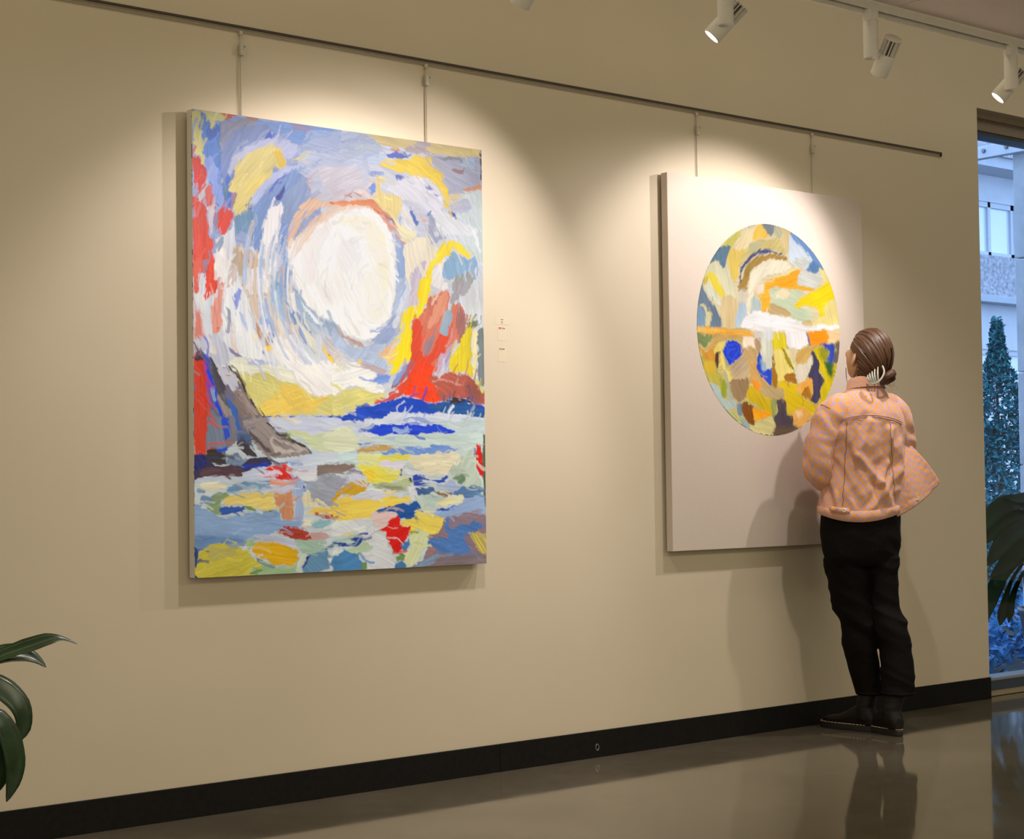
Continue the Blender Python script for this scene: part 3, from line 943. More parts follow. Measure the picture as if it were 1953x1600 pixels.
110,150,90 80:661,1504 675,1501 675,1527 656,1528
232,208,90 15:821,1361 879,1350 898,1328 932,1332 1005,1357 1009,1377 989,1400 950,1410 907,1394 864,1392 859,1381 826,1376
160,180,30 0:864,1396 907,1394 887,1409 868,1412
225,10,5 -30 d=4:723,1392 760,1378 774,1360 807,1337 821,1353 816,1372 840,1380 859,1381 863,1412 844,1427 825,1445 825,1464 806,1468 787,1459 773,1440 762,1428 760,1401
70,125,185 -50:825,1445 863,1419 863,1446 834,1472
215,220,170 -60:868,1416 936,1404 940,1422 930,1452 906,1479 896,1502 862,1527 838,1503 832,1480 863,1458
120,155,90 20:806,1483 829,1472 838,1499 810,1498
70,120,175 0:801,1502 838,1507 843,1526 800,1529
215,225,215 -50 k=l w=4:906,1477 925,1470 934,1456
253,250,244 60 s=7 j=8:471,333 580,269 691,253 769,298 807,388 812,518 788,632 742,693 685,726 619,714 554,671 468,640 405,581 368,494 386,403
240,200,170 -55 s=6 al=.75:371,476 397,393 472,315 580,251 691,236 770,270 691,264 580,283 493,340 428,418
232,130,70 20 al=.8 s=3:559,253 669,229 725,237 770,275 803,332 769,307 691,253 580,263
250,236,190 70 s=10 al=.5:558,316 668,288 757,336 790,445 766,559 722,450 645,345
246,238,215 60 s=12 al=.5:688,490 779,446 781,595 731,672 686,637
238,228,224 70 s=8 al=.55:417,436 471,360 558,316 492,431 469,541 427,543
225,222,226 60 al=.35 s=6:557,408 645,364 666,454 577,497
'''
P2 = '''
228,212,170 0:-41,9 973,-79 956,495 -53,536
205,185,120 0:-52,494 957,449 941,961 -63,963
250,225,170 -55:225,110 269,64 337,29 387,9 386,25 351,58 346,78 302,105 258,131 239,126
250,200,70 -50:347,52 387,9 411,6 454,50 444,64 385,68 346,81
215,205,80 -40:145,117 202,80 289,30 260,65 230,100 201,116
120,130,135 40:406,0 485,-7 479,31 459,46 420,22
190,185,150 50:485,-7 545,5 534,43 504,52 484,44
225,200,140 80:525,7 595,21 573,74 572,118 547,109 518,75 539,39
245,210,95 85:187,136 211,112 258,131 316,107 336,89 306,127 276,156 256,197 251,230 226,264 212,239 199,214 181,182
212,192,120 -40:257,183 277,149 326,103 385,75 454,63 504,49 523,64 532,90 552,122 512,119 482,107 433,108 374,126 325,152 285,181 261,216
195,190,145 -50:326,103 380,75 404,87 335,125
90,125,150 70:136,121 211,112 187,143 181,189 161,210 143,191 120,177 69,203 93,159
232,225,185 75:68,210 115,180 152,204 199,214 217,265 254,295 252,361 222,408 147,418 139,373 93,337 29,302 39,263
250,220,60 65 s=8:54,236 96,227 128,251 159,301 163,339 135,328 99,285 63,262
220,200,70 80:44,263 67,248 62,274 39,289
240,238,215 70 s=8:57,288 94,305 130,338 158,362 148,369 111,349 66,319
232,205,150 90:149,334 187,319 234,326 247,361 241,407 231,447 155,453 143,383
110,130,150 70 s=6:35,254 43,295 61,332 102,362 129,393 151,441 136,459 81,460 -20,465 -10,407 6,342
130,160,185 85:-9,375 28,376 54,413 49,455 -15,461
225,215,165 80:23,367 51,362 69,387 91,398 81,434 76,459 53,458 54,410 41,385
75,80,130 -40 d=9:255,236 266,203 295,168 344,134 393,114 443,107 492,113 542,127 559,132 526,131 482,121 432,125 383,135 334,158 295,187 275,222 264,262 259,259
180,140,60 -45 d=9:254,292 269,248 285,208 324,172 383,141 442,127 502,126 559,139 551,148 481,151 422,159 362,186 323,218 312,259 297,299
150,130,50 -50 al=.7:295,194 334,178 323,212 298,233
215,205,190 88 al=.6 s=8:249,295 302,292 295,345 252,354
248,235,205 -50:311,292 322,248 332,218 382,178 432,158 491,150 561,149 580,171 540,197 469,212 400,240 360,269 345,309 334,336 323,390 294,391 296,342
185,205,220 80:232,414 262,347 295,358 294,398 269,425 250,452 231,433
195,210,205 85:335,316 364,321 387,347 386,380 328,386
205,215,180 15:447,303 498,264 548,271 649,271 669,283 607,321 616,344 708,346 727,382 696,401 645,403 569,390 471,339
252,185,45 -10:345,289 369,308 414,252 449,237 524,218 600,186 656,176 645,204 624,239 675,253 741,262 731,273 649,268 523,265 488,261 438,281 447,303 446,343 436,374 387,373 388,340 374,314
252,170,25 -15 s=12:478,248 549,223 641,190 624,225 588,255 518,259
250,225,200 80:360,272 390,254 414,255 408,292 383,310 364,295
248,225,150 -25:400,250 449,240 524,212 600,180 626,171 600,190 474,235
215,225,235 40 s=6:579,36 619,57 705,104 735,129 739,150 672,182 652,156 571,148 573,74
205,208,195 20 s=10:617,131 673,124 724,144 672,168 601,169
115,155,205 45:590,22 665,50 736,99 802,159 785,177 733,191 677,174 734,150 704,111 654,84 599,51
95,135,185 60 s=8:724,137 781,154 785,177 733,191 692,180
240,220,140 75:775,161 847,218 887,284 917,359 920,428 852,421 695,421 801,365 802,317 856,279 847,225 774,223
215,215,205 10 s=6:651,183 692,187 775,188 795,214 779,229 731,256 659,250 624,239
253,222,10 -20:606,331 668,297 731,273 752,258 805,227 847,221 872,282 823,309 796,338 795,375 769,380 759,350 708,339 616,344
252,235,200 -10:477,292 512,279 517,306 487,311
252,220,180 10:513,273 563,270 577,289 546,314 516,313 502,293
205,175,120 20:446,343 496,347 575,370 564,394 494,387 445,383
125,140,85 10:-20,481 99,481 89,504 51,544 24,529 -12,524
205,165,95 -15:94,484 202,481 297,485 267,506 182,503 145,511 97,532 51,557 42,554 89,507
215,150,45 70:51,560 116,516 102,545 101,577 100,600 63,601 28,564 -3,530 37,548
190,175,70 70:-4,562 59,598 100,600 104,632 136,654 149,692 158,737 148,750 75,694 26,631
220,180,50 75 s=8:36,602 96,603 95,648 58,643
180,180,150 75:151,627 169,640 197,678 191,704 214,752 167,750 168,691
175,190,185 50:57,688 117,699 148,750 181,756 242,768 194,795 161,802 106,764
150,160,40 85:131,667 164,679 172,737 153,750 139,725
235,210,110 70:97,545 121,522 168,507 158,530 152,576 170,627 206,665 192,675 169,646 142,608 129,563 106,561
85,50,30 88:101,568 127,560 126,602 116,632 105,609
150,165,140 70:153,543 192,503 171,581 189,607 170,614 157,588
20,60,210 60:158,530 182,506 229,508 262,529 259,572 237,595 198,606 171,591 155,559
70,100,225 0 k=l w=5 al=.7:176,558 186,529 219,521 243,536 237,566 208,583 185,574 195,545 224,544
200,165,110 60:267,532 325,523 358,545 352,591 332,589 290,571 266,565
245,225,200 60:277,489 345,490 353,535 315,524 272,529
185,150,115 85:350,486 409,467 392,534 382,561 358,545
215,205,195 88:341,463 414,457 408,483 349,496
190,165,130 -40:194,613 227,592 266,575 294,577 313,602 307,635 302,662 263,666 225,667 207,652
150,120,85 70:192,678 225,667 302,665 311,688 290,734 261,761 232,758 205,729
205,175,20 50:300,711 330,687 368,719 416,741 455,750 448,823 385,791 290,750
205,160,90 50:285,564 332,595 357,591 365,634 403,672 486,697 526,706 524,742 465,747 387,725 320,681 312,622
190,165,115 25 s=8:388,692 486,697 526,706 524,746 460,747 382,722
240,150,40 60:326,668 378,686 373,719 339,694
150,160,90 80:445,751 479,756 473,813 448,830
215,215,195 90:394,461 458,458 454,618 414,622 386,567
35,75,200 80:357,578 372,551 386,567 395,620 449,621 447,684 408,675 370,634 356,608
150,175,205 60 s=8:381,577 419,619 390,626
165,115,25 82:456,545 479,604 487,663 481,693 447,688 449,618
246,240,238 80:543,447 674,441 693,502 621,528 561,520
235,215,120 80:463,534 515,529 539,561 578,614 578,631 532,639 532,669 487,667 483,630 469,577
225,205,40 85:463,464 532,458 551,524 520,532 461,534
220,205,165 60:556,524 621,532 614,599 593,613 565,554
235,225,150 70:540,528 570,554 599,606 578,634 573,607
160,140,20 62:515,529 550,554 588,607 578,614 539,568
225,215,190 70:614,596 681,583 718,541 711,596 684,641 658,665 617,673 598,633
205,165,90 -35:605,562 641,527 745,503 713,535 660,577 614,596
220,190,25 25:487,670 537,669 607,680 616,720 686,746 727,762 758,761 699,820 634,780 583,808 543,805 529,749 526,706 486,693
165,110,30 5:535,637 598,633 607,677 532,665
215,190,10 70:723,528 776,505 827,534 805,586 825,606 847,578 900,569 866,653 822,716 758,768 759,714 787,651 762,608
240,175,75 -40:601,690 663,665 689,647 714,657 713,708 707,735 636,720
175,120,25 60:636,720 683,681 707,725 691,746
70,65,95 75:708,538 728,531 758,581 762,622 787,651 759,714 753,744 727,762 696,745 718,711 714,657 684,641 716,589
120,105,150 70:672,448 694,461 714,504 693,502
248,205,150 0 s=14:799,436 915,437 913,486 818,497
252,155,10 0 s=8:685,443 809,440 818,497 714,502 694,471
150,150,25 60 s=12:755,516 817,517 821,551 789,580
50,75,170 80 s=10:765,504 818,494 860,502 869,549 841,592 805,586 822,537 796,515
50,95,40 80 s=12:789,583 847,585 840,647 814,634
110,95,80 80 s=8:865,495 913,479 911,562 852,578 870,525
240,180,90 -40 s=8:578,805 634,780 684,803 684,834 611,875 582,845
245,205,150 -30 s=10:598,801 634,790 649,810 618,824
215,205,140 15:340,838 443,827 453,837 471,879 460,913 382,910 296,881 287,852 335,861
80,70,80 80:475,750 529,747 543,805 578,815 586,862 606,868 550,902 450,913 471,869 453,830 483,796
110,90,70 -10 s=12:471,873 581,862 606,868 540,905 455,913
185,190,120 40:138,789 194,798 259,826 306,881 230,859
150,170,160 45:250,820 297,848 310,884 268,872
110,140,160 80 s=6:227,768 265,767 260,810 245,820 227,794
165,170,110 35:261,751 290,750 385,795 327,782 280,764
130,75,15 80:266,764 327,779 331,835 335,861 287,842 260,806
250,165,20 15:327,786 385,795 439,810 384,828 336,838
250,246,244 2 s=6:270,422 309,394 372,377 435,377 445,390 564,394 645,407 665,423 878,406 904,425 695,442 543,445 394,455 269,450
215,190,130 5:650,406 696,401 721,417 670,424
245,240,235 3 s=12:269,447 695,423 685,441 552,455 394,459
225,226,228 85 s=12 al=.8:409,454 463,451 462,491 413,493
250,170,50 5:-11,460 155,459 336,464 330,480 202,481 99,484 -7,481
248,200,90 5 s=8:-11,463 108,461 164,465 108,472 -2,476
'''



def flow1(x, y):
    if y > 1000: return 3+14*math.sin(x*.013+y*.02)
    if x < 330 and y > 820: return 60
    if x > 830 and 620 < y < 1000: return -65
    return math.degrees(math.atan2(x-720, -(y-560)*.8))


def flow2(x, y):
    if y > 450: return 70+40*math.sin(x*.012)*math.cos(y*.01)
    return math.degrees(math.atan2(x-480, -(y-430)))


def paint_lines(cv, txt, soft=3.0):
    for l in txt.strip().split('\n'):
        h, p = l.split(':')
        t = h.split()
        kw = {'soft': soft}
        kind = 'p'
        for m in t[2:]:
            k, v = m.split('=')
            if k == 'k': kind = v
            else: kw[{'s': 'soft', 'j': 'jit', 'al': 'al', 'd': 'dry', 'w': 'w'}[k]] = float(v)
        cv.put(kind, [float(x) for x in t[0].split(',')], [tuple(map(float, q.split(','))) for q in p.split()], float(t[1]), **kw)


def canvas_mesh(name, cv, x0, ztop, yface, relief, parent, mask=None, gain=None):
    ny, nx = cv.X.shape
    co = np.empty((ny*nx, 3), np.float32)
    co[:, 0] = x0+cv.X.ravel()/1000
    co[:, 1] = yface-.0004-relief*np.clip(cv.H.ravel(), 0, 1.6)
    co[:, 2] = ztop-cv.Y.ravel()/1000
    idx = np.arange(ny*nx).reshape(ny, nx)
    q = np.stack([idx[:-1, :-1], idx[1:, :-1], idx[1:, 1:], idx[:-1, 1:]], -1).reshape(-1, 4)
    if mask is not None:
        # round edge: pull the outermost ring of points onto the circle
        cx, cz, rad = mask
        dx, dz = co[:, 0]-cx, co[:, 2]-cz
        d = np.sqrt(dx*dx+dz*dz)
        ins = d <= rad+.0012
        q = q[ins[q].all(1)]
        used = np.unique(q)
        near = used[d[used] > rad-.0032]
        s = rad/d[near]
        co[near, 0] = cx+dx[near]*s
        co[near, 2] = cz+dz[near]*s
        mp = -np.ones(ny*nx, np.int64)
        mp[used] = np.arange(len(used))
        q = mp[q]
        co = co[used]
        colr = cv.C.reshape(-1, 3)[used]
    else:
        colr = cv.C.reshape(-1, 3)
    me = bpy.data.meshes.new(name)
    me.vertices.add(len(co))
    me.vertices.foreach_set('co', co.ravel().astype(np.float32))
    me.loops.add(q.size)
    me.loops.foreach_set('vertex_index', q.ravel().astype(np.int32))
    me.polygons.add(len(q))
    me.polygons.foreach_set('loop_start', np.arange(0, q.size, 4, dtype=np.int32))
    me.polygons.foreach_set('use_smooth', np.ones(len(q), bool))
    me.update(calc_edges=True)
    at = me.color_attributes.new('paint', 'FLOAT_COLOR', 'POINT')
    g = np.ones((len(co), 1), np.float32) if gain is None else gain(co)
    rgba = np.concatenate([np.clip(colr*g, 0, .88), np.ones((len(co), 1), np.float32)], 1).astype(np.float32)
    at.data.foreach_set('color', rgba.ravel())
    me.materials.append(M['paint'])
    o = bpy.data.objects.new(name, me)
    return link(o, parent)


# the landscape
PX0, PX1, PZ0, PZ1 = 2.856, 4.065, .7735, 2.2975
cv = Canvas((PX1-PX0)*1000, (PZ1-PZ0)*1000, 2.0, (.5, .55, .65))
paint_lines(cv, P1)
# long curved strokes that circle the sun on its left and below
rs = np.random.RandomState(21)
PAL = [(236, 234, 234), (240, 238, 236), (150, 175, 220), (175, 195, 228), (200, 205, 222), (222, 205, 190), (232, 226, 218), (125, 155, 210), (215, 190, 170), (205, 215, 225)]
for i in range(80):
    k = rs.uniform(1.16, 2.0)
    a0 = rs.uniform(152, 226)
    a1 = a0+rs.uniform(9, 30)
    P = [(650+k*232*math.cos(R(a)), 545-k*255*math.sin(R(a))) for a in np.linspace(a0, a1, 5)]
    if min(p[0] for p in P) < 150 or max(p[1] for p in P) > 845: continue
    cv.put('l', PAL[rs.randint(len(PAL))], P, 90-(a0+a1)/2, soft=1.8, jit=3, al=rs.uniform(.55, .9), dry=5, w=rs.uniform(5, 15))
cv.scumble(1500, flow1, 3)
g1 = tag(empty('abstract_painting', (3.46, 0, PZ0)), 'tall colourful landscape painting with a white sun and a red volcano on the wall', 'painting')
ti = Matrix.Translation((-3.46, 0, -PZ0))
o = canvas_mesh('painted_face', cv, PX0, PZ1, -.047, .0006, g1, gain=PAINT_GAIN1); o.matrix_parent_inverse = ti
o = MB().box(PX0, PX1, -.047, -.012, PZ0, PZ1, .0012).obj('stretched_canvas', M['stretch1'], g1); o.matrix_parent_inverse = ti
# ragged paint that strayed over the left and bottom canvas edge
rg = MB()
rnd = random.Random(4)
for i in range(26):
    z = PZ0+rnd.random()*1.5
    h = rnd.uniform(.004, .02)
    rg.box(PX0-.0006, PX0+.001, -.0475, -.047+rnd.uniform(.001, .004), z, z+h)
o = tag(rg.obj('paint_drips', simple('edge_paint_blue', (.07, .12, .25, 1), .5, .5, 60), g1), kind='stuff'); o.matrix_parent_inverse = ti
for (x, z) in ((PX0+.21, PZ1-.07), (PX1-.22, PZ1-.07)):
    o = MB().box(x-.012, x+.012, -.012, -.001, z-.03, z+.03).obj('hanger_plate', M['hook'], g1); o.matrix_parent_inverse = ti

# the round one on bare linen
QX0, QX1, QZ0, QZ1 = 5.031, 6.262, .783, 2.3165
CX_, CZ_, CR_ = 5.6405, 1.7045, .4505
cv = Canvas(901, 901, 2.0, (.7, .65, .5))
paint_lines(cv, P2, 5.0)
cv.scumble(260, flow2, 5, L=(14, 45), al=.55)
g2 = tag(empty('abstract_painting', (5.64, 0, QZ0)), 'tall bare beige canvas with a multicoloured circle painted on it, in front of the person', 'painting')
ti = Matrix.Translation((-5.64, 0, -QZ0))
o = canvas_mesh('painted_circle', cv, CX_-.4505, CZ_+.4505, -.047, .0005, g2, mask=(CX_, CZ_, CR_), gain=PAINT_GAIN2); o.matrix_parent_inverse = ti
ln = MB().box(QX0, QX1, -.047, -.012, QZ0, QZ1, .002)
o = ln.obj('stretched_linen', M['linen'], g2); o.matrix_parent_inverse = ti
for (x, z) in ((QX0+.22, QZ1-.07), (QX1-.28, QZ1-.07)):
    o = MB().box(x-.012, x+.012, -.012, -.001, z-.03, z+.03).obj('hanger_plate', M['hook'], g2); o.matrix_parent_inverse = ti

# ------------------------------------------------------------------ wall labels (codes left out)


def text(body, size, loc, mat, parent, sx=1.0):
    cu = bpy.data.curves.new('lettering', 'FONT')
    cu.body = body
    cu.size = size
    cu.extrude = .0002
    cu.align_x = 'LEFT'
    o = bpy.data.objects.new('lettering', cu)
    me = bpy.data.meshes.new_from_object(o)
    bpy.data.objects.remove(o)
    me.name = 'lettering'
    me.materials.clear()
    me.materials.append(mat)
    o = bpy.data.objects.new('lettering', me)
    o.location = loc
    o.rotation_euler = (R(90), 0, 0)
    o.scale = (sx, 1, 1)
    return link(o, parent)


lb = tag(empty('wall_label', (4.193, 0, 1.66)), 'small clear title card on the wall right of the landscape painting', 'label')
MB().box(-.034, .034, -.0006, 0, 0, .027).obj('plate', M['card'], lb)
ik = MB()
for wd, z, h in ((.0062, .0185, .0022), (.0034, .0118, .0016), (.0042, .0080, .0016), (.0036, .0046, .0014)):
    ik.box(-wd, wd, -.0009, -.0005, z, z+h)
ik.obj('print_lines', M['ink'], lb)
lb = tag(empty('wall_label', (4.193, 0, 1.600)), 'clear sticker with a red play badge below the title card', 'label')
MB().box(-.022, .022, -.0005, 0, 0, .054).obj('plate', M['card'], lb)
bd = MB().box(-.0155, -.0065, -.0012, -.0004, .0435, .0505, .0002).obj('badge', M['red'], lb)
mesh('play_mark', [(-.0122, -.0014, .0455), (-.0122, -.0014, .0487), (-.0096, -.0014, .0471)], [(0, 2, 1)], M['card'], bd)
text('YouTube', .0085, (-.0050, -.0008, .0442), M['ink'], lb, .62)
lb = tag(empty('wall_label', (4.193, 0, 1.520)), 'clear sticker with a green round badge, lowest of the wall labels', 'label')
MB().box(-.022, .022, -.0005, 0, 0, .056).obj('plate', M['card'], lb)
bd = MB()
bd.lathe([(0, .0005), (.0042, .0005), (.0042, 0)], 20, Matrix.Translation((-.011, -.0005, .0495)) @ Matrix.Rotation(R(90), 4, 'X'))
bd = bd.obj('badge', M['green'], lb)
wv_ = MB()
for k in range(3):
    wv_.tube([(-.011+.0026*(1-.15*k)*u, -.0011, .0512-.0017*k-.0006*u*u) for u in np.linspace(-1, 1, 6)], .00035, 5)
wv_.obj('wave_marks', M['card'], bd)
text('Spotify', .0085, (-.0050, -.0008, .0468), M['ink'], lb, .70)

# ------------------------------------------------------------------ lighting track
tk = tag(empty('light_track', (5, -1, 2.82)), 'white lighting track along the edge of the lowered ceiling', 'track')
MB().box(-8.9, 8.9, -.0175, -.0135, -.032, 0).obj('track_side', M['track'], tk)
MB().box(-8.9, 8.9, .008, .0175, -.046, 0).obj('track_side', M['track'], tk)
MB().box(-8.9, 8.9, -.0135, .008, -.012, 0).obj('track_slot', M['slot'], tk)


def lamp(x, hz, aim, label, power=1.0, size=64):
    r = tag(empty('track_spotlight', (x, -1, 2.788)), label, 'spotlight', 'spotlights on the ceiling track')
    MB().box(-.026, .026, -.017, .017, -.040, .006, .002).obj('adapter', M['lamp'], r)
    ps = MB()
    ps.lathe([(0, -.040), (.0265, -.040), (.0275, -.042), (.0275, -.174), (.0262, -.177), (.022, -.1775), (.021, -.174), (0, -.173)], 28)
    ps.obj('post', M['lamp'], r, True)
    ah = Vector((aim[0]-x, aim[1]+1, 0)).normalized()
    C = Vector((ah.y*.064, -ah.x*.064, hz))
    a = (Vector(aim)-(r.location+C)).normalized()
    q = a.to_track_quat('Z', 'Y').to_matrix().to_4x4()
    T = Matrix.Translation(C) @ q
    MB().tube([(C.x*.2, C.y*.2, -.158), C-C.normalized()*0+Vector((0, 0, 0))], .011, 12).obj('pivot', M['lamp'], r)
    sh = MB()
    sh.lathe([(0, -.012), (.030, -.012), (.033, -.006), (.0335, .030), (.0330, .068), (.0318, .0705), (.0295, .0705), (.0285, .060)], 32, T)
    sh = sh.obj('shade', M['lamp'], r, True)
    le = MB()
    le.lathe([(0, .064), (.0285, .064)], 28, T)
    le.obj('lens', M['lens'], sh)
    fn = MB()
    for k in range(12):
        an = 2*math.pi*k/12
        RM = T @ Matrix.Rotation(an, 4, 'Z')
        b = MB().box(.014, .0325, -.0016, .0016, -.074, -.012)
        fn.add([RM @ Vector(v) for v in b.V], b.F)
    fn.obj('cooling_fins', M['lamp'], r)
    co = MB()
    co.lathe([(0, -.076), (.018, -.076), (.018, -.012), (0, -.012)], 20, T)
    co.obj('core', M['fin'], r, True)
    cp = MB()
    cp.lathe([(0, -.080), (.030, -.080), (.0325, -.078), (.0325, -.072), (.030, -.071), (0, -.071)], 28, T)
    cp.obj('end_cap', M['lamp'], r, True)
    l = bpy.data.lights.new('spot_beam', 'SPOT')
    l.energy = SPOT*power
    l.color = (1.0, .93, .89)
    l.spot_size = R(size)
    l.spot_blend = .5
    l.shadow_soft_size = .022
    lo = bpy.data.objects.new('spot_beam', l)
    lo.matrix_local = Matrix.Translation(C+a*.082) @ (-a).to_track_quat('Z', 'Y').to_matrix().to_4x4()
    link(lo, r)
    return r


lamp(3.43, -.190, (3.40, 0, 1.26), 'white track spotlight hanging first from the left end of the track', 1.0, 100)
lamp(4.369, -.148, (3.42, 0, 1.20), 'white track spotlight with a glowing lens, left of the middle spotlight', .9, 96)
lamp(5.146, -.168, (5.45, 0, 1.27), 'white track spotlight turned away, showing its ribbed back, in the middle', .82, 102)
lamp(6.028, -.141, (5.15, 0, 1.20), 'white track spotlight with a glowing lens above the edge of the window', 1.15, 90)

# ------------------------------------------------------------------ plants


def leaf_rows(P, W, N, fold=.25, n=12, curl=.0, wave=0.0, ph=0.0):
    """spine points, half widths, a side-normal hint; returns 5-wide rows of points"""
    sp = crom(P, n)
    wd = np.interp(np.linspace(0, 1, n), np.linspace(0, 1, len(W)), W)
    V = []
    N = Vector(N).normalized()
    for i in range(n):
        p = Vector(sp[i])
        t = (Vector(sp[min(i+1, n-1)])-Vector(sp[max(i-1, 0)])).normalized()
        s = t.cross(N)
        if s.length < 1e-4: s = t.orthogonal()
        s.normalize()
        nn = s.cross(t).normalized()
        for k in (-1, -.55, 0, .55, 1):
            V.append(p+s*(k*wd[i])+nn*(fold*abs(k)*wd[i]-curl*k*k*wd[i]+wave*wd[i]*math.sin(i*1.3+ph)*k))
    return V


def leaf(P, W, N, mat, parent, fold=.25, n=12, curl=0.0, wave=.0, ph=0.0, thick=.0008):
    V = leaf_rows(P, W, N, fold, n, curl, wave, ph)
    F = grid_faces(5, n)
    m = len(V)
    # a second skin gives the blade its thickness
    Nv = Vector(N).normalized()*thick
    V2 = V+[Vector(v)-Nv for v in V]
    F2 = F+[tuple(i+m for i in reversed(f)) for f in F]
    for j in range(n-1):
        a, b = j*5, (j+1)*5
        F2.append((a, b, b+m, a+m))
        F2.append((b+4, a+4, a+4+m, b+4+m))
    return mesh('leaf', V2, F2, mat, parent, True)


# left plant, standing in front of the wall just outside the left edge
pl = tag(empty('potted_plant', (1.52, -.85, 0)), 'glossy dark green houseplant with pointed drooping leaves at the lower left edge', 'plant')
pt = MB().lathe([(0, .0), (.11, 0), (.12, .01), (.155, .27), (.162, .275), (.162, .30), (.150, .30), (.146, .27), (0, .262)], 28)
pt.obj('pot', M['terracotta'], pl, True)
MB().lathe([(0, .262), (.147, .266), (.147, .258)], 24).obj('soil', M['soil'], pl)
BX, BY = 1.52, -.85


def lp(x, y, z): return Vector((x-BX, y-BY, z))


def stem(a, b, parent, rad=.0035, sag=.05, mat=None):
    a, b = Vector(a), Vector(b)
    mid = (a+b)/2+Vector((0, 0, sag))
    MB().tube([Vector(p) for p in crom([a, mid, b], 9)], [rad]*9, 6).obj('stem', mat or M['stem'], parent, True)


# the four leaves the photograph shows
lv = leaf([lp(1.80, -.72, .60), lp(1.91, -.70, .634), lp(1.985, -.70, .652), lp(2.045, -.70, .667), lp(2.085, -.70, .668), lp(2.128, -.70, .652)],
          [.006, .020, .026, .022, .010, .001], (.15, -.55, .8), M['leaf'], pl, .35, 16)
stem((0, 0, .26), lp(1.80, -.72, .60), pl)
leaf([lp(1.78, -.70, .60), lp(1.90, -.68, .632), lp(1.97, -.67, .636), lp(2.02, -.67, .620), lp(2.053, -.67, .594)],
     [.010, .026, .028, .018, .001], (.1, -.80, .58), M['leaf'], pl, .25, 14)
stem((.01, 0, .26), lp(1.78, -.70, .60), pl)
leaf([lp(1.80, -.74, .560), lp(1.86, -.75, .572), lp(1.905, -.755, .548), lp(1.940, -.76, .505), lp(1.948, -.76, .455), lp(1.935, -.76, .419)],
     [.010, .030, .036, .034, .024, .001], (.25, -.92, .35), M['leaf'], pl, .22, 18, .10)
stem((0, -.01, .26), lp(1.80, -.74, .560), pl)
leaf([lp(1.80, -.79, .50), lp(1.855, -.80, .490), lp(1.890, -.80, .440), lp(1.905, -.80, .375), lp(1.900, -.80, .325), lp(1.884, -.80, .277)],
     [.010, .030, .036, .034, .024, .001], (.30, -.92, .25), M['leaf'], pl, .24, 18, .10)
stem((-.01, -.01, .26), lp(1.80, -.79, .50), pl)
leaf([lp(1.76, -.76, .47), lp(1.82, -.77, .455), lp(1.865, -.775, .41), lp(1.885, -.78, .35), lp(1.87, -.78, .30)],
     [.010, .030, .036, .022, .001], (.30, -.92, .25), M['leaf'], pl, .24, 14, .10)
stem((-.02, -.01, .26), lp(1.76, -.76, .47), pl)
rp = random.Random(11)
for i in range(16):
    a = R(100+i*15+rp.uniform(-6, 6))
    l = rp.uniform(.16, .30)
    h = rp.uniform(.45, .62)
    d = Vector((math.cos(a), math.sin(a), 0))
    b = d*.10+Vector((0, 0, h))
    if b.x+d.x*l > .22: continue
    leaf([b, b+d*l*.4+Vector((0, 0, .05)), b+d*l*.8+Vector((0, 0, .0)), b+d*l+Vector((0, 0, -.09))], [.006, .04, .036, .001], (d.x*.3, d.y*.3, 1), M['leaf'], pl, .2, 10)
    stem((d.x*.02, d.y*.02, .26), b, pl)

# right plant: hanging foliage behind the glazing, at the edge of the wall
QX, QY = 8.90, .75
pr = tag(empty('potted_plant', (QX, QY, -.05)), 'dark broad leaved plant with drooping leaves behind the window at the right edge', 'plant')
pt = MB().lathe([(0, 0), (.13, 0), (.14, .01), (.18, .33), (.19, .335), (.19, .36), (.175, .36), (.17, .33), (0, .32)], 28)
pt.obj('pot', M['terracotta'], pr, True)


def rl_(x, y, z): return Vector((x-QX, y-QY, z+.05))


def rleaf(P, W, N=(-.5, -.75, .4), mat=None, **k):
    leaf([rl_(*p) for p in P], W, N, mat or M['leaf2'], pr, **k)
    stem((0, 0, .33), rl_(*P[0]), pr, .005, .10, M['leaf2'])


Y0 = .40
rleaf([(8.22, Y0, .86), (8.06, Y0, .925), (7.90, Y0, .90), (7.76, Y0, .81), (7.70, Y0, .745)], [.015, .045, .05, .035, .001])
rleaf([(8.30, Y0, .80), (8.10, Y0, .87), (7.93, Y0, .84), (7.78, Y0, .75), (7.66, Y0, .70)], [.015, .04, .05, .035, .001])
rleaf([(8.25, Y0-.02, .78), (8.08, Y0-.04, .80), (7.92, Y0-.05, .755), (7.79, Y0-.05, .67), (7.70, Y0-.05, .60)], [.015, .05, .055, .04, .001])
rleaf([(8.22, Y0-.04, .70), (8.05, Y0-.06, .70), (7.92, Y0-.06, .64), (7.80, Y0-.06, .58), (7.72, Y0-.06, .55)], [.015, .045, .05, .03, .001])
rleaf([(8.12, Y0, .62), (7.99, Y0, .60), (7.90, Y0, .53), (7.85, Y0, .50)], [.01, .035, .03, .001], mat=M['leaf'])
rleaf([(8.06, Y0, .66), (7.95, Y0, .60), (7.86, Y0, .50), (7.79, Y0, .40), (7.755, Y0, .29)], [.01, .03, .042, .036, .001])
rleaf([(8.10, Y0, .60), (8.00, Y0, .52), (7.935, Y0, .42), (7.90, Y0, .34), (7.885, Y0, .285)], [.008, .010, .02, .034, .001], N=(-.3, -.9, .2))
rleaf([(8.18, Y0, .60), (8.08, Y0, .53), (8.00, Y0, .43), (7.975, Y0, .35), (7.965, Y0, .295)], [.008, .010, .02, .026, .001], N=(-.3, -.9, .2))
rleaf([(8.22, Y0-.06, .66), (8.16, Y0-.10, .58), (8.10, Y0-.12, .45), (8.06, Y0-.12, .33), (8.05, Y0-.12, .22)], [.02, .07, .085, .06, .001], N=(-.55, -.8, .1))
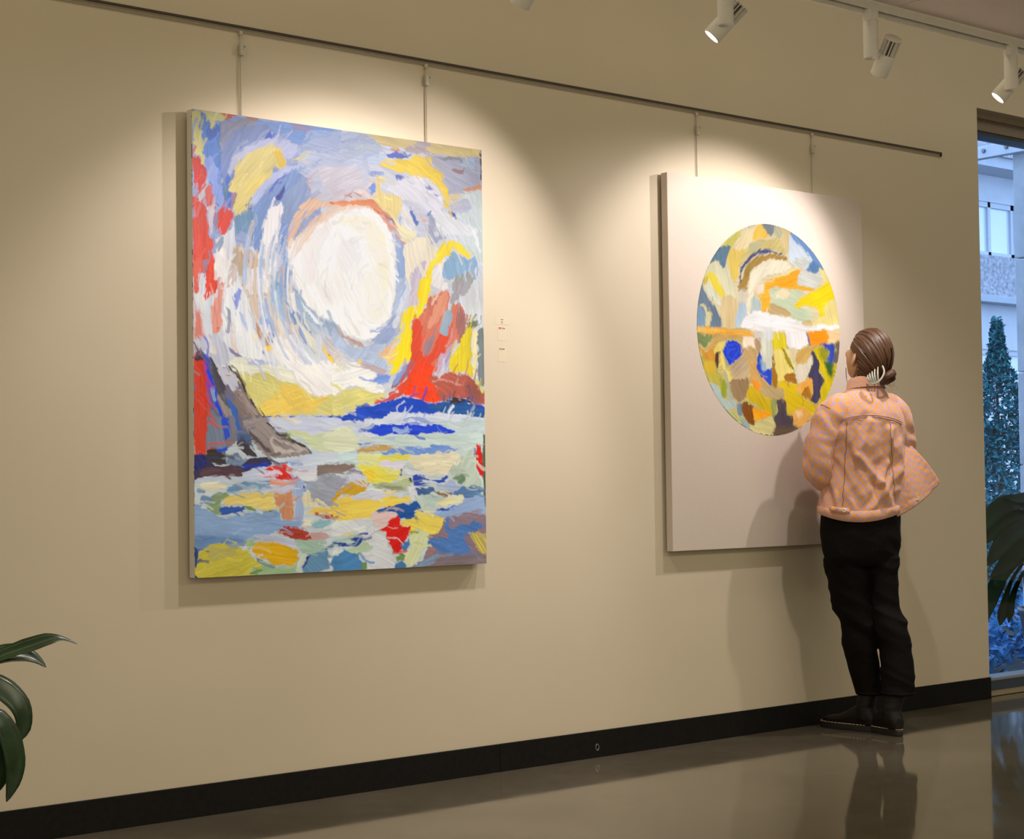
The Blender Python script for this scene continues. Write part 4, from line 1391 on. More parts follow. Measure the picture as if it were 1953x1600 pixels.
rleaf([(8.28, Y0-.06, .62), (8.22, Y0-.10, .52), (8.17, Y0-.12, .40), (8.13, Y0-.12, .28), (8.10, Y0-.12, .19)], [.02, .06, .08, .06, .001], N=(-.55, -.8, .1))
rleaf([(8.30, Y0-.04, .74), (8.17, Y0-.09, .72), (8.06, Y0-.12, .62), (7.98, Y0-.13, .50), (7.95, Y0-.13, .44)], [.02, .06, .075, .05, .001], N=(-.45, -.8, .35))
rleaf([(8.34, Y0, .90), (8.16, Y0-.02, .95), (8.02, Y0-.03, .945), (7.92, Y0-.03, .955)], [.015, .03, .03, .001])
for i in range(22):
    a = R(-80+i*14+rp.uniform(-5, 5))
    d = Vector((math.cos(a), math.sin(a), 0))
    l = rp.uniform(.25, .42)
    b = d*.09+Vector((0, 0, rp.uniform(.62, .92)))
    if d.x*(l+.1) < -.28: l *= .6
    if QY+b.y+d.y*l < .20: continue
    leaf([b, b+d*l*.45+Vector((0, 0, .06)), b+d*l*.85+Vector((0, 0, -.06)), b+d*l+Vector((0, 0, -.20))], [.01, .055, .05, .001], (d.x*.3, d.y*.3, 1), M['leaf2'], pr, .2, 10)
    stem((d.x*.02, d.y*.02, .33), b, pr, .005, .05, M['leaf2'])

# ------------------------------------------------------------------ outside
structure('ground', MB().box(4, 40, .25, 30, -.30, -.05), M['soil'])
rg_ = random.Random(3)


def leaf_cloud(name, pts, size, mat, parent=None):
    V, F = [], []
    for (x, y, z) in pts:
        s = size*rg_.uniform(.6, 1.3)
        n = Vector((rg_.gauss(0, 1), rg_.gauss(0, 1)-.5, rg_.gauss(0, 1)+.6)).normalized()
        u = n.orthogonal().normalized()
        u.rotate(Matrix.Rotation(rg_.random()*6.28, 3, n))
        v = n.cross(u)
        p = Vector((x, y, z))
        b = len(V)
        V += [p-u*s, p-u*s*.2+v*s*.42+n*s*.1, p+u*s, p-u*s*.2-v*s*.42+n*s*.1]
        F += [(b, b+1, b+2, b+3)]
    return mesh(name, V, F, mat, parent)


def shrub(x, y, h, rad, n, label, size=.06, mat=None):
    r = tag(empty('shrub', (x, y, -.05)), label, 'shrub', 'shrubs outside the window')
    pts = []
    for i in range(n):
        t = rg_.random()**.8
        z = .08+h*t
        rr_ = rad*(1.0-.93*t**1.15)*1.12*(.35+.65*math.sqrt(rg_.random()))*(1+.22*math.sin(z*7+x))
        a = rg_.random()*6.28
        pts.append((rr_*math.cos(a), rr_*math.sin(a), z+rg_.gauss(0, .03)))
    leaf_cloud('foliage', pts, size, mat or M['bush'], r)
    tr_ = MB()
    tr_.tube([(0, 0, 0), (.02, .01, h*.4), (0, .02, h*.9)], [.035, .025, .006], 7)
    for k in range(7):
        a = k*2.4
        z = h*(.15+.09*k)
        tr_.tube([(0, 0, z), (rad*.5*math.cos(a), rad*.5*math.sin(a), z+.2)], [.014, .004], 5)
    tr_.obj('trunk', M['bark'], r)
    return r


shrub(13.86, 4.5, 2.45, .50, 6500, 'tall pointed blue green shrub seen through the window beside the concrete column', .034)
shrub(14.95, 5.4, 1.55, .60, 3000, 'low rounded shrub behind the tall pointed shrub outside', .04)
shrub(13.35, 5.6, 1.30, .55, 3000, 'low rounded shrub left of the tall pointed shrub, half behind the wall edge', .04)
pts = []
for i in range(9000):
    y = .85+7.2*rg_.random()**1.5
    x = rg_.uniform(6.5+.5*y, 10.5+1.6*y)
    if abs(x-10.4) < .32 and abs(y-1.61) < .34 or math.hypot(x-8.9, y-.75) < .3 or any(math.hypot(x-a, y-b) < .80 for a, b in ((13.86, 4.5), (14.95, 5.4), (13.35, 5.6))): continue
    pts.append((x, y, -.05+rg_.random()*(.07+.035*y)*(1+.6*math.sin(x*3)*math.sin(y*2.3))))
gc = leaf_cloud('ground_cover', pts, .045, M['ivy'])
tag(gc, 'low blue green ground cover of small leaves outside the window', 'ground cover', kind='stuff')

# concrete column in sections, with a beam bolted to it
cl = tag(empty('concrete_column', (10.40, 1.61, -.05)), 'pale concrete column in stacked sections outside the window at the right edge', 'column')
for z0, z1 in ((0, .60), (.606, 1.19), (1.196, 1.812), (1.818, 2.582), (2.588, 3.50)):
    MB().box(-.20, .20, -.21, .21, z0, z1, .008).obj('column_section', M['concrete'], cl)
bm_ = tag(empty('trellis_beam', (10.165, 2.6, 3.24)), 'pale trellis beam bolted to the concrete column outside, near the window head', 'beam')
MB().box(-.03, .03, -.95, 1.6, 0, .085, .004).obj('beam_arm', M['alu'], bm_)
for y in (-.78, -.60):
    bo = MB()
    bo.lathe([(0, .014), (.012, .014), (.015, .009), (.015, 0)], 12, Matrix.Translation((-.03, y, .048)) @ Matrix.Rotation(R(-90), 4, 'Y'))
    bo.obj('bolt', M['bolt'], bm_)
ov = tag(empty('roof_overhang', (9.6, 1.2, 3.35)), 'grey blue underside of a roof overhang outside above the window', 'roof')
MB().box(-3.2, 4.4, -.85, .10, .16, .28).obj('slab', M['ledge'], ov)
MB().box(-3.2, .30, .02, .10, .02, .16).obj('drop_block', M['ledge'], ov)

# neighbouring house, parallel to the gallery wall
hs = tag(empty('neighbour_building', (20, 9, -.05)), 'pale two storey building with white framed windows seen through the glazing', 'building')


def hpart(name, mat, x0, x1, y0, y1, z0, z1, par=None, bev=0):
    o = MB().box(x0-20, x1-20, y0-9, y1-9, z0+.05, z1+.05, bev).obj(name, mat, par or hs)
    return o


hpart('upper_wall', M['facade'], 14, 26, 9.0, 9.4, 4.80, 6.3)
hpart('upper_pier', M['facade'], 20.86, 26, 9.0, 9.4, 4.06, 4.80)
hpart('upper_pier', M['facade'], 14, 18.2, 9.0, 9.4, 4.06, 4.80)
hpart('eave', M['ledge'], 14, 26, 8.55, 9.4, 5.16, 5.30)
hpart('roof_fascia', M['pebble'], 14, 26, 8.50, 9.4, 5.30, 6.6)
hpart('spandrel', M['pebble'], 14, 26, 8.94, 9.4, 3.50, 4.06)
hpart('ledge', M['ledge'], 14, 26, 8.80, 9.4, 3.40, 3.50, bev=.01)
hpart('lower_wall', M['facade'], 14, 26, 9.0, 9.4, 2.79, 3.40)
hpart('lower_pier', M['facade'], 21.6, 26, 9.0, 9.4, -.05, 2.79)
hpart('lower_pier', M['facade'], 14, 17.6, 9.0, 9.4, -.05, 2.79)


def house_window(x0, x1, z0, z1, bars):
    f = MB()
    for b in ((x0, x1, z1-.07, z1), (x0, x1, z0, z0+.06), (x0, x0+.07, z0, z1), (x1-.07, x1, z0, z1)):
        f.box(b[0]-20, b[1]-20, .02, .10, b[2]+.05, b[3]+.05)
    fr_ = f.obj('window_frame', M['alu'], hs)
    for x in bars:
        MB().box(x-20-.03, x-20+.03, .02, .09, z0+.05, z1+.05).obj('glazing_bar', M['alu'], fr_)
    ed = [x0]+list(bars)+[x1]
    for a, b in zip(ed[:-1], ed[1:]):
        MB().box(a-20, b-20, .055, .07, z0+.05, z1+.05).obj('pane', M['houseglass'], fr_)


house_window(18.2, 20.86, 4.06, 4.80, (19.25, 20.29))
house_window(17.6, 21.6, .4, 2.79, (19.0, 20.40))
hpart('lower_sill_wall', M['facade'], 17.6, 21.6, 9.0, 9.4, -.05, .4)

# ------------------------------------------------------------------ the visitor
# local axes: x to the right as the viewer stands, y away from the viewer, z up
PO = Vector((5.87, -.36, 0))
per = empty('person', PO, R(-51.278))
tag(per, 'person seen from behind in an orange and lilac checked jacket, looking up at the painting', 'person')

t = NT('skin')
t.set(Roughness=.5, Subsurface_Weight=.08)
t.b.inputs['Subsurface Radius'].default_value = (.01, .004, .002)
t.l(t.ramp(t.noise(30, 4), [(.3, (.50, .27, .165, 1)), (.7, (.58, .33, .21, 1))]), t.b.inputs['Base Color'])
M['skin'] = t.m
t = NT('brown_hair')
t.set(Roughness=.46, Specular_IOR_Level=.45)
uvn = t.n('ShaderNodeUVMap')
nz = t.noise(1, 3, .6, uvn.outputs[0], (170, 2.6, 1))
t.l(t.ramp(nz, [(.25, (.018, .007, .003, 1)), (.55, (.085, .034, .014, 1)), (.8, (.22, .09, .038, 1))]), t.b.inputs['Base Color'])
t.bump(nz, .5, .004)
M['hair'] = t.m
t = NT('checked_cotton')
uvn = t.n('ShaderNodeUVMap')
sx = t.n('ShaderNodeSeparateXYZ')
wob = t.n('ShaderNodeTexNoise')
wob.inputs['Scale'].default_value = 55
t.l(uvn.outputs[0], wob.inputs['Vector'])
vm = t.n('ShaderNodeVectorMath', operation='MULTIPLY_ADD')
vm.inputs[1].default_value = (.020, .020, 0)
t.l(wob.outputs['Color'], vm.inputs[0]); t.l(uvn.outputs[0], vm.inputs[2])
t.l(vm.outputs[0], sx.inputs[0])
sn = []
for ax in ('X', 'Y'):
    a = t.n('ShaderNodeMath', operation='MULTIPLY'); a.inputs[1].default_value = 2*math.pi/.029
    b = t.n('ShaderNodeMath', operation='SINE')
    t.l(sx.outputs[ax], a.inputs[0]); t.l(a.outputs[0], b.inputs[0]); sn.append(b)
pm = t.n('ShaderNodeMath', operation='MULTIPLY_ADD')
pm.inputs[2].default_value = .5
t.l(sn[0].outputs[0], pm.inputs[0]); t.l(sn[1].outputs[0], pm.inputs[1])
t.l(t.ramp(pm.outputs[0], [(.22, (.50, .34, .47, 1)), (.5, (.64, .36, .23, 1)), (.78, (.80, .35, .09, 1))]), t.b.inputs['Base Color'])
t.set(Roughness=.85, Specular_IOR_Level=.2)
t.b.inputs['Sheen Weight'].default_value = .15
t.bump(t.noise(900, 2), .12, .001)
M['jacket'] = t.m
M['stitch'] = simple('seam_thread', (.16, .07, .05, 1), .8, .2, 90)
M['denim'] = simple('black_denim', (.0050, .0036, .0034, 1), .82, .45, 160, .25, spec=.12)
M['denimline'] = simple('faded_seam', (.035, .028, .024, 1), .85, .2, 90)
M['boot'] = simple('dark_oxblood_leather', (.006, .003, .003, 1), .55, .3, 60, .1, spec=.3)
M['sole'] = simple('black_rubber_sole', (.008, .007, .007, 1), .6, .2, 50)
M['thread'] = simple('welt_thread', (.60, .42, .28, 1), .7, .1, 90)
M['metalbtn'] = simple('shank_button', (.62, .58, .50, 1), .3, .08, 60, metal=.7)
M['clip'] = simple('pale_hair_clip', (.50, .48, .42, 1), .35, .05, 40)
M['gold'] = simple('gold_earring', (.75, .62, .35, 1), .25, .05, 40, metal=1)
M['eye'] = simple('eye_white', (.75, .72, .68, 1), .2, .03, 30)

FX, FY = -.65, .76          # the way the body faces
RX, RY = .76, .65           # towards the right shoulder


def evaluated(V, F, E=None, radii=None, sub=0, voxel=None, smooth=0):
    me = bpy.data.meshes.new('build')
    me.from_pydata([tuple(v) for v in V], E or [], F or [])
    me.update()
    o = bpy.data.objects.new('build', me)
    COL.objects.link(o)
    if radii is not None:
        sk = o.modifiers.new('skin', 'SKIN')
        sk.use_smooth_shade = True
        if not me.skin_vertices: me.skin_vertices.new() if hasattr(me.skin_vertices, 'new') else None
        for i, d in enumerate(me.skin_vertices[0].data):
            d.radius = (radii[i], radii[i])
            d.use_root = (i == 0)
    if sub:
        s = o.modifiers.new('sub', 'SUBSURF')
        s.levels = s.render_levels = sub
    if voxel:
        r = o.modifiers.new('remesh', 'REMESH')
        r.mode = 'VOXEL'
        r.voxel_size = voxel
    if smooth:
        s = o.modifiers.new('smooth', 'SMOOTH')
        s.factor = .5
        s.iterations = smooth
    dg = bpy.context.evaluated_depsgraph_get()
    ev = bpy.data.meshes.new_from_object(o.evaluated_get(dg))
    Vo = [v.co.copy() for v in ev.vertices]
    Fo = [tuple(p.vertices) for p in ev.polygons]
    bpy.data.objects.remove(o)
    bpy.data.meshes.remove(me)
    bpy.data.meshes.remove(ev)
    return Vo, Fo


# ---- head frame
fd = Vector((-.74, .50, .42)).normalized()
rh = fd.cross(Vector((0, 0, 1))).normalized()
uh = rh.cross(fd).normalized()
HC = Vector((.010, .0, 1.572))
HM = Matrix((rh, fd, uh)).transposed().to_4x4()
HM.translation = HC


def sph(nu, nv):
    V = []
    for j in range(nv+1):
        th = math.pi*j/nv
        for i in range(nu):
            a = 2*math.pi*i/nu
            V.append(Vector((math.sin(th)*math.cos(a), math.sin(th)*math.sin(a), math.cos(th))))
    return V, grid_faces(nu, nv+1, True)


HVv, HFf = sph(48, 36)
hv = []
for d in HVv:
    x, y, z = d
    sx_, sy_, sz_ = .070, .090, .110
    if z < 0:
        sx_ *= 1-.30*z*z-.10*abs(z)
        if y < 0: sy_ *= 1-.30*abs(z)
    p = Vector((x*sx_, y*sy_, z*sz_))
    if y > 0:
        p.y += .021*math.exp(-((x/.13)**2+((z+.22)/.17)**2))
        p.y += .010*math.exp(-((x/.10)**2+((z-.02)/.25)**2))
        p.y -= .012*math.exp(-(((abs(x)-.36)/.17)**2+((z-.06)/.12)**2))
        p.y += .006*math.exp(-((x/.22)**2+((z+.53)/.07)**2))
        p.y -= .004*math.exp(-((x/.28)**2+((z+.585)/.03)**2))
        p.y += .005*math.exp(-((x/.20)**2+((z+.64)/.06)**2))
        p.y += .014*math.exp(-((x/.30)**2+((z+.88)/.16)**2))
    hv.append(HM @ p)
bodyV, bodyF = list(hv), list(HFf)


def addm(V, F):
    b = len(bodyV)
    bodyV.extend(V)
    bodyF.extend(tuple(i+b for i in f) for f in F)


# ears
for s in (-1, 1):
    EV, EF = sph(14, 10)
    pts = []
    for d in EV:
        q = Vector((d.x*.0085, d.y*.021, d.z*.034))
        q.x += .006*s*(d.y < -.3)
        q = Matrix.Rotation(R(-14), 3, 'X') @ q
        q = Matrix.Rotation(R(42*s), 3, 'Z') @ q
        pts.append(HM @ (q+Vector((s*.081, .002, -.012))))
    addm(pts, EF)

# ---- skeleton: one vertex per joint
sv, se, sr = [], [], []


def jt(p, r, par=None):
    sv.append(Vector(p)); sr.append(r)
    if par is not None: se.append((par, len(sv)-1))
    return len(sv)-1


pel = jt((-.025, .03, .93), .095)
wai = jt((-.010, .015, 1.06), .095, pel)
che = jt((.000, .0, 1.24), .112, wai)
upc = jt((.002, -.005, 1.36), .085, che)
nk0 = jt((.008, .0, 1.43), .052, upc)
nk1 = jt((.012, .002, 1.50), .049, nk0)
nk2 = jt((.008, .006, 1.545), .048, nk1)


def limb(side):
    s = -1 if side == 'L' else 1
    sh = jt((.003+s*.135, s*.105-.0, 1.362), .052, upc)
    if s < 0:
        el = jt((-.200, -.105, 1.105), .038, sh)
        wr = jt((-.105, .125, 1.055), .026, el)
        hd_ = Vector((.10, .10, .02)); pn = Vector((.2, .3, -.9))
    else:
        el = jt((.150, .175, 1.145), .038, sh)
        wr = jt((.060, .255, 1.05), .026, el)
        hd_ = Vector((-.12, .05, -.03)); pn = Vector((-.1, -.3, -.9))
    d = hd_.normalized()
    side_ = d.cross(pn).normalized()
    pn = side_.cross(d).normalized()
    W = sv[wr]
    pm_ = jt(W+d*.045, .024, wr)
    for k, (off, ln) in enumerate(((-.030, .066), (-.010, .075), (.010, .071), (.028, .056))):
        k0 = jt(W+d*.085+side_*off, .0095, pm_)
        k1 = jt(sv[k0]+d*ln*.5+pn*ln*.10, .0085, k0)
        k2 = jt(sv[k1]+d*ln*.32+pn*ln*.28, .0078, k1)
        jt(sv[k2]+d*ln*.12+pn*ln*.30, .0066, k2)
    t0 = jt(W+d*.030-side_*.030, .0125, wr)
    t1 = jt(sv[t0]+d*.034-side_*.018+pn*.010, .0100, t0)
    jt(sv[t1]+d*.028+side_*.002+pn*.010, .0082, t1)


limb('L')
limb('R')
hl = jt((-.095, .0, .89), .066, pel)
kl = jt((-.058, .04, .48), .042, hl)
al_ = jt((-.012, .094, .13), .030, kl)
jt((-.065, .110, .070), .020, al_)
hr = jt((.050, .075, .89), .066, pel)
kr = jt((.072, .042, .48), .042, hr)
ar = jt((.094, .012, .13), .030, kr)
jt((.065, .030, .070), .020, ar)
bv, bf = evaluated(sv, None, se, sr, sub=2)
addm(bv, bf)
bv, bf = evaluated(bodyV, bodyF, voxel=.0052, smooth=3)
body = mesh('body', bv, bf, M['skin'], per, True)
for s in (-1, 1):
    EV, EF = sph(16, 10)
    mesh('eye', [HM @ (d*.0125+Vector((s*.029, .0705, .006))) for d in EV], EF, M['eye'], body, True)

# ---- trousers
TRV, TRF = [], []


def tube_loft(rows, n, m, yaw=True, close=False):
    """rows: cx, cy, cz, a, b ; the long axis follows the shoulders when yaw"""
    C = crom(rows, m)
    V = []
    for cx, cy, cz, a, b in C:
        for k in range(n):
            th = 2*math.pi*k/n
            ca, sa = math.cos(th), math.sin(th)
            if yaw: V.append(Vector((cx+a*ca*RX+b*sa*FX, cy+a*ca*RY+b*sa*FY, cz)))
            else: V.append(Vector((cx+a*ca, cy+b*sa, cz)))
    F = grid_faces(n, m, True)
    F += [tuple(range(n-1, -1, -1)), tuple((m-1)*n+k for k in range(n))]
    return V, F


def xr(z, xl, xr_, y, b=None):
    h = (xr_-xl)/2
    return ((xl+xr_)/2, y, z, h, b or h*1.02)


for rows in (
    [xr(.735, -.188, -.020, -.01, .088), xr(.653, -.174, -.016, .005), xr(.574, -.161, -.010, .02), xr(.511, -.148, .003, .035), xr(.455, -.118, .018, .045, .072),
     xr(.425, -.112, .022, .05, .072), xr(.377, -.117, .028, .06), xr(.314, -.104, .032, .072), xr(.246, -.088, .041, .085), xr(.195, -.074, .050, .092), xr(.152, -.064, .058, .097)],
    [xr(.735, -.036, .128, .065, .088), xr(.622, -.022, .121, .06), xr(.545, -.012, .122, .055), xr(.500, -.004, .136, .048), xr(.463, .004, .151, .04), xr(.408, .025, .164, .03),
     xr(.341, .037, .171, .022), xr(.254, .041, .178, .012), xr(.20, .042, .179, .006), xr(.163, .041, .180, .002)],
    [(-.024, .03, 1.0, .165, .11, ), (-.026, .03, .93, .186, .125), (-.030, .03, .86, .190, .128), (-.028, .03, .80, .188, .122), (-.028, .028, .735, .178, .105), (-.028, .028, .70, .15, .08)],
):
    V, F = tube_loft(rows, 40, 40, yaw=(rows[0][2] > .9))
    b = len(TRV)
    TRV += V
    TRF += [tuple(i+b for i in f) for f in F]
tv, tf = evaluated(TRV, TRF, voxel=.0065, smooth=5)
for i, p in enumerate(tv):
    # folds behind the knees and towards the hems
    k = math.exp(-((p.z-.46)/.09)**2)*.011+math.exp(-((p.z-.70)/.10)**2)*.006+math.exp(-((p.z-.22)/.07)**2)*.006+.002
    cxm = -.03 if p.z > .74 else (-.06 if p.x < .02 else .09)
    d = Vector((p.x-cxm, p.y-.04, 0))
    if d.length > 1e-4:
        d.normalize()
        n_ = mnoise.noise(Vector((p.x*7+p.z*9, p.y*7, p.z*15+p.x*7)))
        tv[i] = p+d*(k*(1-2*abs(n_))-k*.4)
tro = mesh('trousers', tv, tf, M['denim'], per, True)
for (xl, xh, z, y, bb_) in ((-.066, .060, .166, .097, .064), (.039, .182, .177, .002, .0735)):
    h = MB()
    n = 46
    for k in range(n):
        th = 2*math.pi*k/n
        p = Vector(((xl+xh)/2+(xh-xl)/2*math.cos(th), y+bb_*math.sin(th), z))
        q = Vector(((xl+xh)/2+(xh-xl)/2*math.cos(th+.085), y+bb_*math.sin(th+.085), z))
        h.tube([p, q], .0009, 4)
    h.obj('hem_stitching', M['denimline'], tro)

# ---- boots
for heel, dr, sh_top in (((.019, .062), (-.80, .60), (-.004, .092)), ((.112, -.048), (-.56, .83), (.106, .004))):
    d = Vector((dr[0], dr[1], 0)).normalized()
    sd = Vector((-d.y, d.x, 0))
    hp = Vector((heel[0], heel[1], 0))
    us = [0, .02, .06, .11, .16, .20, .235, .262, .274]
    ws = [.022, .034, .037, .036, .042, .046, .044, .030, .010]
    hs_ = [.075, .105, .120, .098, .072, .060, .055, .046, .036]
    C = crom(np.stack([us, ws, hs_], 1), 26)
    n = 24
    V = []
    for u_, w_, h_ in C:
        for k in range(n):
            th = 2*math.pi*k/n
            ct, st_ = math.cos(th), math.sin(th)
            zz = .024+(h_-.024)*(.5+.5*st_) if st_ > -.6 else .024
            V.append(hp+d*u_+sd*(w_*math.copysign(abs(ct)**.7, ct))+Vector((0, 0, zz)))
    F = grid_faces(n, 26, True)+[tuple(range(n-1, -1, -1)), tuple(25*n+k for k in range(n))]
    tp = Vector((sh_top[0], sh_top[1], 0))
    a0 = hp+d*.055
    rows = [(a0.x, a0.y, .05, .038, .042), (a0.x, a0.y, .10, .039, .043), ((a0.x+tp.x)/2, (a0.y+tp.y)/2, .155, .042, .044), (tp.x, tp.y, .22, .047, .047), (tp.x, tp.y, .27, .048, .048)]
    V2, F2 = tube_loft(rows, 24, 16, yaw=False)
    b = len(V)
    V += V2
    F += [tuple(i+b for i in f) for f in F2]
    v, f = evaluated(V, F, voxel=.0045, smooth=4)
    for i, p in enumerate(v):
        if p.z > .09:
            n_ = mnoise.noise(Vector((p.x*20, p.y*20, p.z*55)))
            q = Vector((p.x-a0.x, p.y-a0.y, 0))
            v[i] = p+q*(.07*(.5-abs(n_)))
    bt = mesh('boot', v, f, M['boot'], per, True)
    # sole with heel block and the light welt stitching
    out = []
    NN = 48
    for k in range(NN):
        th = 2*math.pi*k/NN
        u_ = .137+.146*math.cos(th)
        w_ = np.interp(u_, us, ws)+.005
        e = abs(math.sin(th))**.55*math.copysign(1, math.sin(th))
        out.append((u_, (.040+.010*math.cos(th-math.pi*.0))*e if True else w_*e))
    V, F = [], []
    zr = ((0.0, .97), (.004, 1.0), (.020, 1.0), (.026, .985), (.030, .95))
    for z_, sc in zr:
        for (u_, w_) in out:
            zz = z_
            if z_ < .01 and .085 < u_ < .12: zz = .008
            p = hp+d*(.137+(u_-.137)*sc)+sd*(w_*sc)
            V.append((p.x, p.y, zz))
    F = grid_faces(NN, len(zr), True)+[tuple(range(NN-1, -1, -1)), tuple((len(zr)-1)*NN+k for k in range(NN))]
    so = mesh('sole', V, F, M['sole'], bt)
    st = MB()
    for k in range(0, NN):
        (u0, w0), (u1, w1) = out[k], out[(k+1) % NN]
        p = hp+d*(.137+(u0-.137)*.985)+sd*(w0*.985)
        q = hp+d*(.137+(u1-.137)*.985)+sd*(w1*.985)
        L_ = (q-p).length
        nseg = max(1, int(L_/.009))
        for j in range(nseg):
            a_ = p.lerp(q, (j+.2)/nseg); c2 = p.lerp(q, (j+.75)/nseg)
            st.tube([(a_.x, a_.y, .0285), (c2.x, c2.y, .0285)], .0019, 4)
    st.obj('welt_stitching', M['thread'], bt)

# ---- jacket
JR = np.array([  # cx, cy, cz, a, b
    (-.030, .022, .900, .199, .128), (-.029, .022, .935, .199, .128), (-.022, .020, 1.00, .190, .124), (-.008, .014, 1.10, .179, .116), (.004, .004, 1.20, .175, .112),
    (.006, -.002, 1.28, .180, .112), (.004, -.006, 1.34, .176, .106), (-.002, -.008, 1.385, .154, .092), (-.002, -.006, 1.415, .122, .078), (.002, -.003, 1.437, .092, .066), (.004, .0, 1.452, .076, .060)])
NJ, MJ = 150, 110
CJ = crom(JR, MJ)


FOLDS = [(.015, 1.30, -.035, 1.16, .011, .016), (-.035, 1.16, .055, 1.05, .010, .014), (.100, 1.27, .085, 1.13, .010, .014), (.085, 1.13, .055, 1.045, .011, .013),
         (-.100, 1.26, -.150, 1.12, .010, .016), (.055, 1.05, .095, .94, .012, .015), (-.110, 1.15, -.030, 1.00, .007, .014), (.125, 1.10, .020, .945, .009, .014),
         (-.140, 1.05, -.120, .95, .007, .012), (.135, 1.22, .120, 1.02, .010, .014), (-.06, 1.22, -.02, 1.08, .006, .012)]


def jacket_pt(th, row, out=0.0):
    cx, cy, cz, a, b = row
    ca, sa = math.cos(th), math.sin(th)
    p = Vector((cx+(a+out)*ca*RX+(b+out)*sa*FX, cy+(a+out)*ca*RY+(b+out)*sa*FY, cz))
    lo = max(0, 1-(cz-.90)/.22)
    p.z += lo*lo*(.034*((p.x+.03)/.17)**2-.006)
    # cloth: hanging folds below the shoulder seam, a diagonal pull towards the right hip
    k = min(1, max(0, (1.33-cz)/.10))*min(1, max(.25, (cz-.90)/.10))
    n1 = mnoise.noise(Vector((p.x*16+cz*5, p.y*8, cz*3.2+2)))
    n2 = mnoise.noise(Vector((p.x*9-cz*11, p.y*9, cz*7+9)))
    f_ = k*(.024*(.30-abs(n1))+.012*(.3-abs(n2)))+.0022*mnoise.noise(p*38)
    r_ = Vector((ca*RX+sa*FX, ca*RY+sa*FY, 0))
    if r_.y < .35:
        for (x0, z0, x1, z1, am, wd) in FOLDS:
            ex, ez = x1-x0, z1-z0
            L2 = ex*ex+ez*ez
            t_ = ((p.x-x0)*ex+(p.z-z0)*ez)/L2
            tc = min(1, max(0, t_))
            dd = math.hypot(p.x-x0-tc*ex, p.z-z0-tc*ez)
            sg = ((p.x-x0)*ez-(p.z-z0)*ex)/math.sqrt(L2)
            e = math.exp(-(dd/wd)**2)
            v_ = math.exp(-((sg-1.7*wd)/wd)**2-max(0, abs(t_-.5)-.5)**2*40)
            f_ += am*e-am*.7*v_
    return p+r_*f_


def jacket_uv(th, row):
    return (th*.165, row[2]*1.02)


V, UV = [], []
for r_ in CJ:
    for k in range(NJ+1):
        th = 2*math.pi*k/NJ
        V.append(jacket_pt(th, r_))
        UV.append(jacket_uv(th, r_))
F = grid_faces(NJ+1, MJ)
jac = mesh('jacket', V, F, M['jacket'], per, True, UV)
so = jac.modifiers.new('cloth', 'SOLIDIFY'); so.thickness = .004; so.offset = -1


def jrow(z):
    i = int(np.argmin(np.abs(CJ[:, 2]-z)))
    return CJ[i]


def surf(x, z, out=.003):
    """point on the camera side of the jacket at local x, height z"""
    row = jrow(z)
    best = None
    for k in range(180):
        th = 2*math.pi*k/180
        p = jacket_pt(th, row, out)
        e = abs(p.x-x)+(.5 if p.y > row[1]+.03 else 0)
        if best is None or e < best[0]: best = (e, p)
    q = best[1].copy()
    q.z = q.z-row[2]+z
    return q


# hem band
V, UV = [], []
for j, (z, o_) in enumerate(((.893, .001), (.893, .0045), (.915, .005), (.936, .0045), (.937, .001))):
    row = list(CJ[0]); row[2] = z
    for k in range(NJ+1):
        th = 2*math.pi*k/NJ
        V.append(jacket_pt(th, row, o_)); UV.append((th*.165+.01, z*1.02+.03))
mesh('hem_band', V, grid_faces(NJ+1, 5), M['jacket'], jac, True, UV)
# yoke seam (two rows) and shoulder blade seams
for off in (0, -.008):
    P = [surf(x, z+off, .0035) for x, z in ((-.150, 1.275), (-.120, 1.297), (-.085, 1.312), (-.04, 1.322), (.0, 1.325), (.04, 1.325), (.08, 1.320), (.115, 1.312), (.150, 1.298))]
    MB().tube([Vector(p) for p in crom(P, 40)], .0014 if off == 0 else .0009, 5).obj('yoke_seam', M['stitch'], jac)
for xs in ((-.075, -.088, -.10), (.10, .105, .115)):
    P = [surf(xs[0], 1.30), surf(xs[1], 1.12), surf(xs[2], .95)]
    P = [surf(float(np.interp(z, (.95, 1.12, 1.30), xs[::-1])), z, .003) for z in np.linspace(1.30, .95, 30)]
    MB().tube(P, .0010, 5).obj('back_seam', M['stitch'], jac)
# side tab and its button
def button(p, n_, par):
    n_ = Vector(n_).normalized()
    T = Matrix.Translation(p) @ n_.to_track_quat('Z', 'Y').to_matrix().to_4x4()
    b = MB().lathe([(0, .0035), (.0035, .0032), (.0055, .0046), (.0082, .0042), (.0088, .0025), (.0082, 0)], 20, T)
    return b.obj('button', M['metalbtn'], par, True)


tb = []
ub = []
for z in (.948, .922):
    for x in np.linspace(-.150, -.078, 9):
        p = surf(x, z, .009)
        tb.append(p); ub.append((x, z))
tip = surf(-.066, .935, .009)
tb.append(tip); ub.append((-.066, .935))
mesh('side_tab', tb, [(i, i+1, i+10, i+9) for i in range(8)]+[(8, 18, 17)], M['jacket'], jac, True, ub).modifiers.new('s', 'SOLIDIFY').thickness = .004
button(surf(-.092, .936, .0115), (-.05, -1, .05), jac)

# sleeves


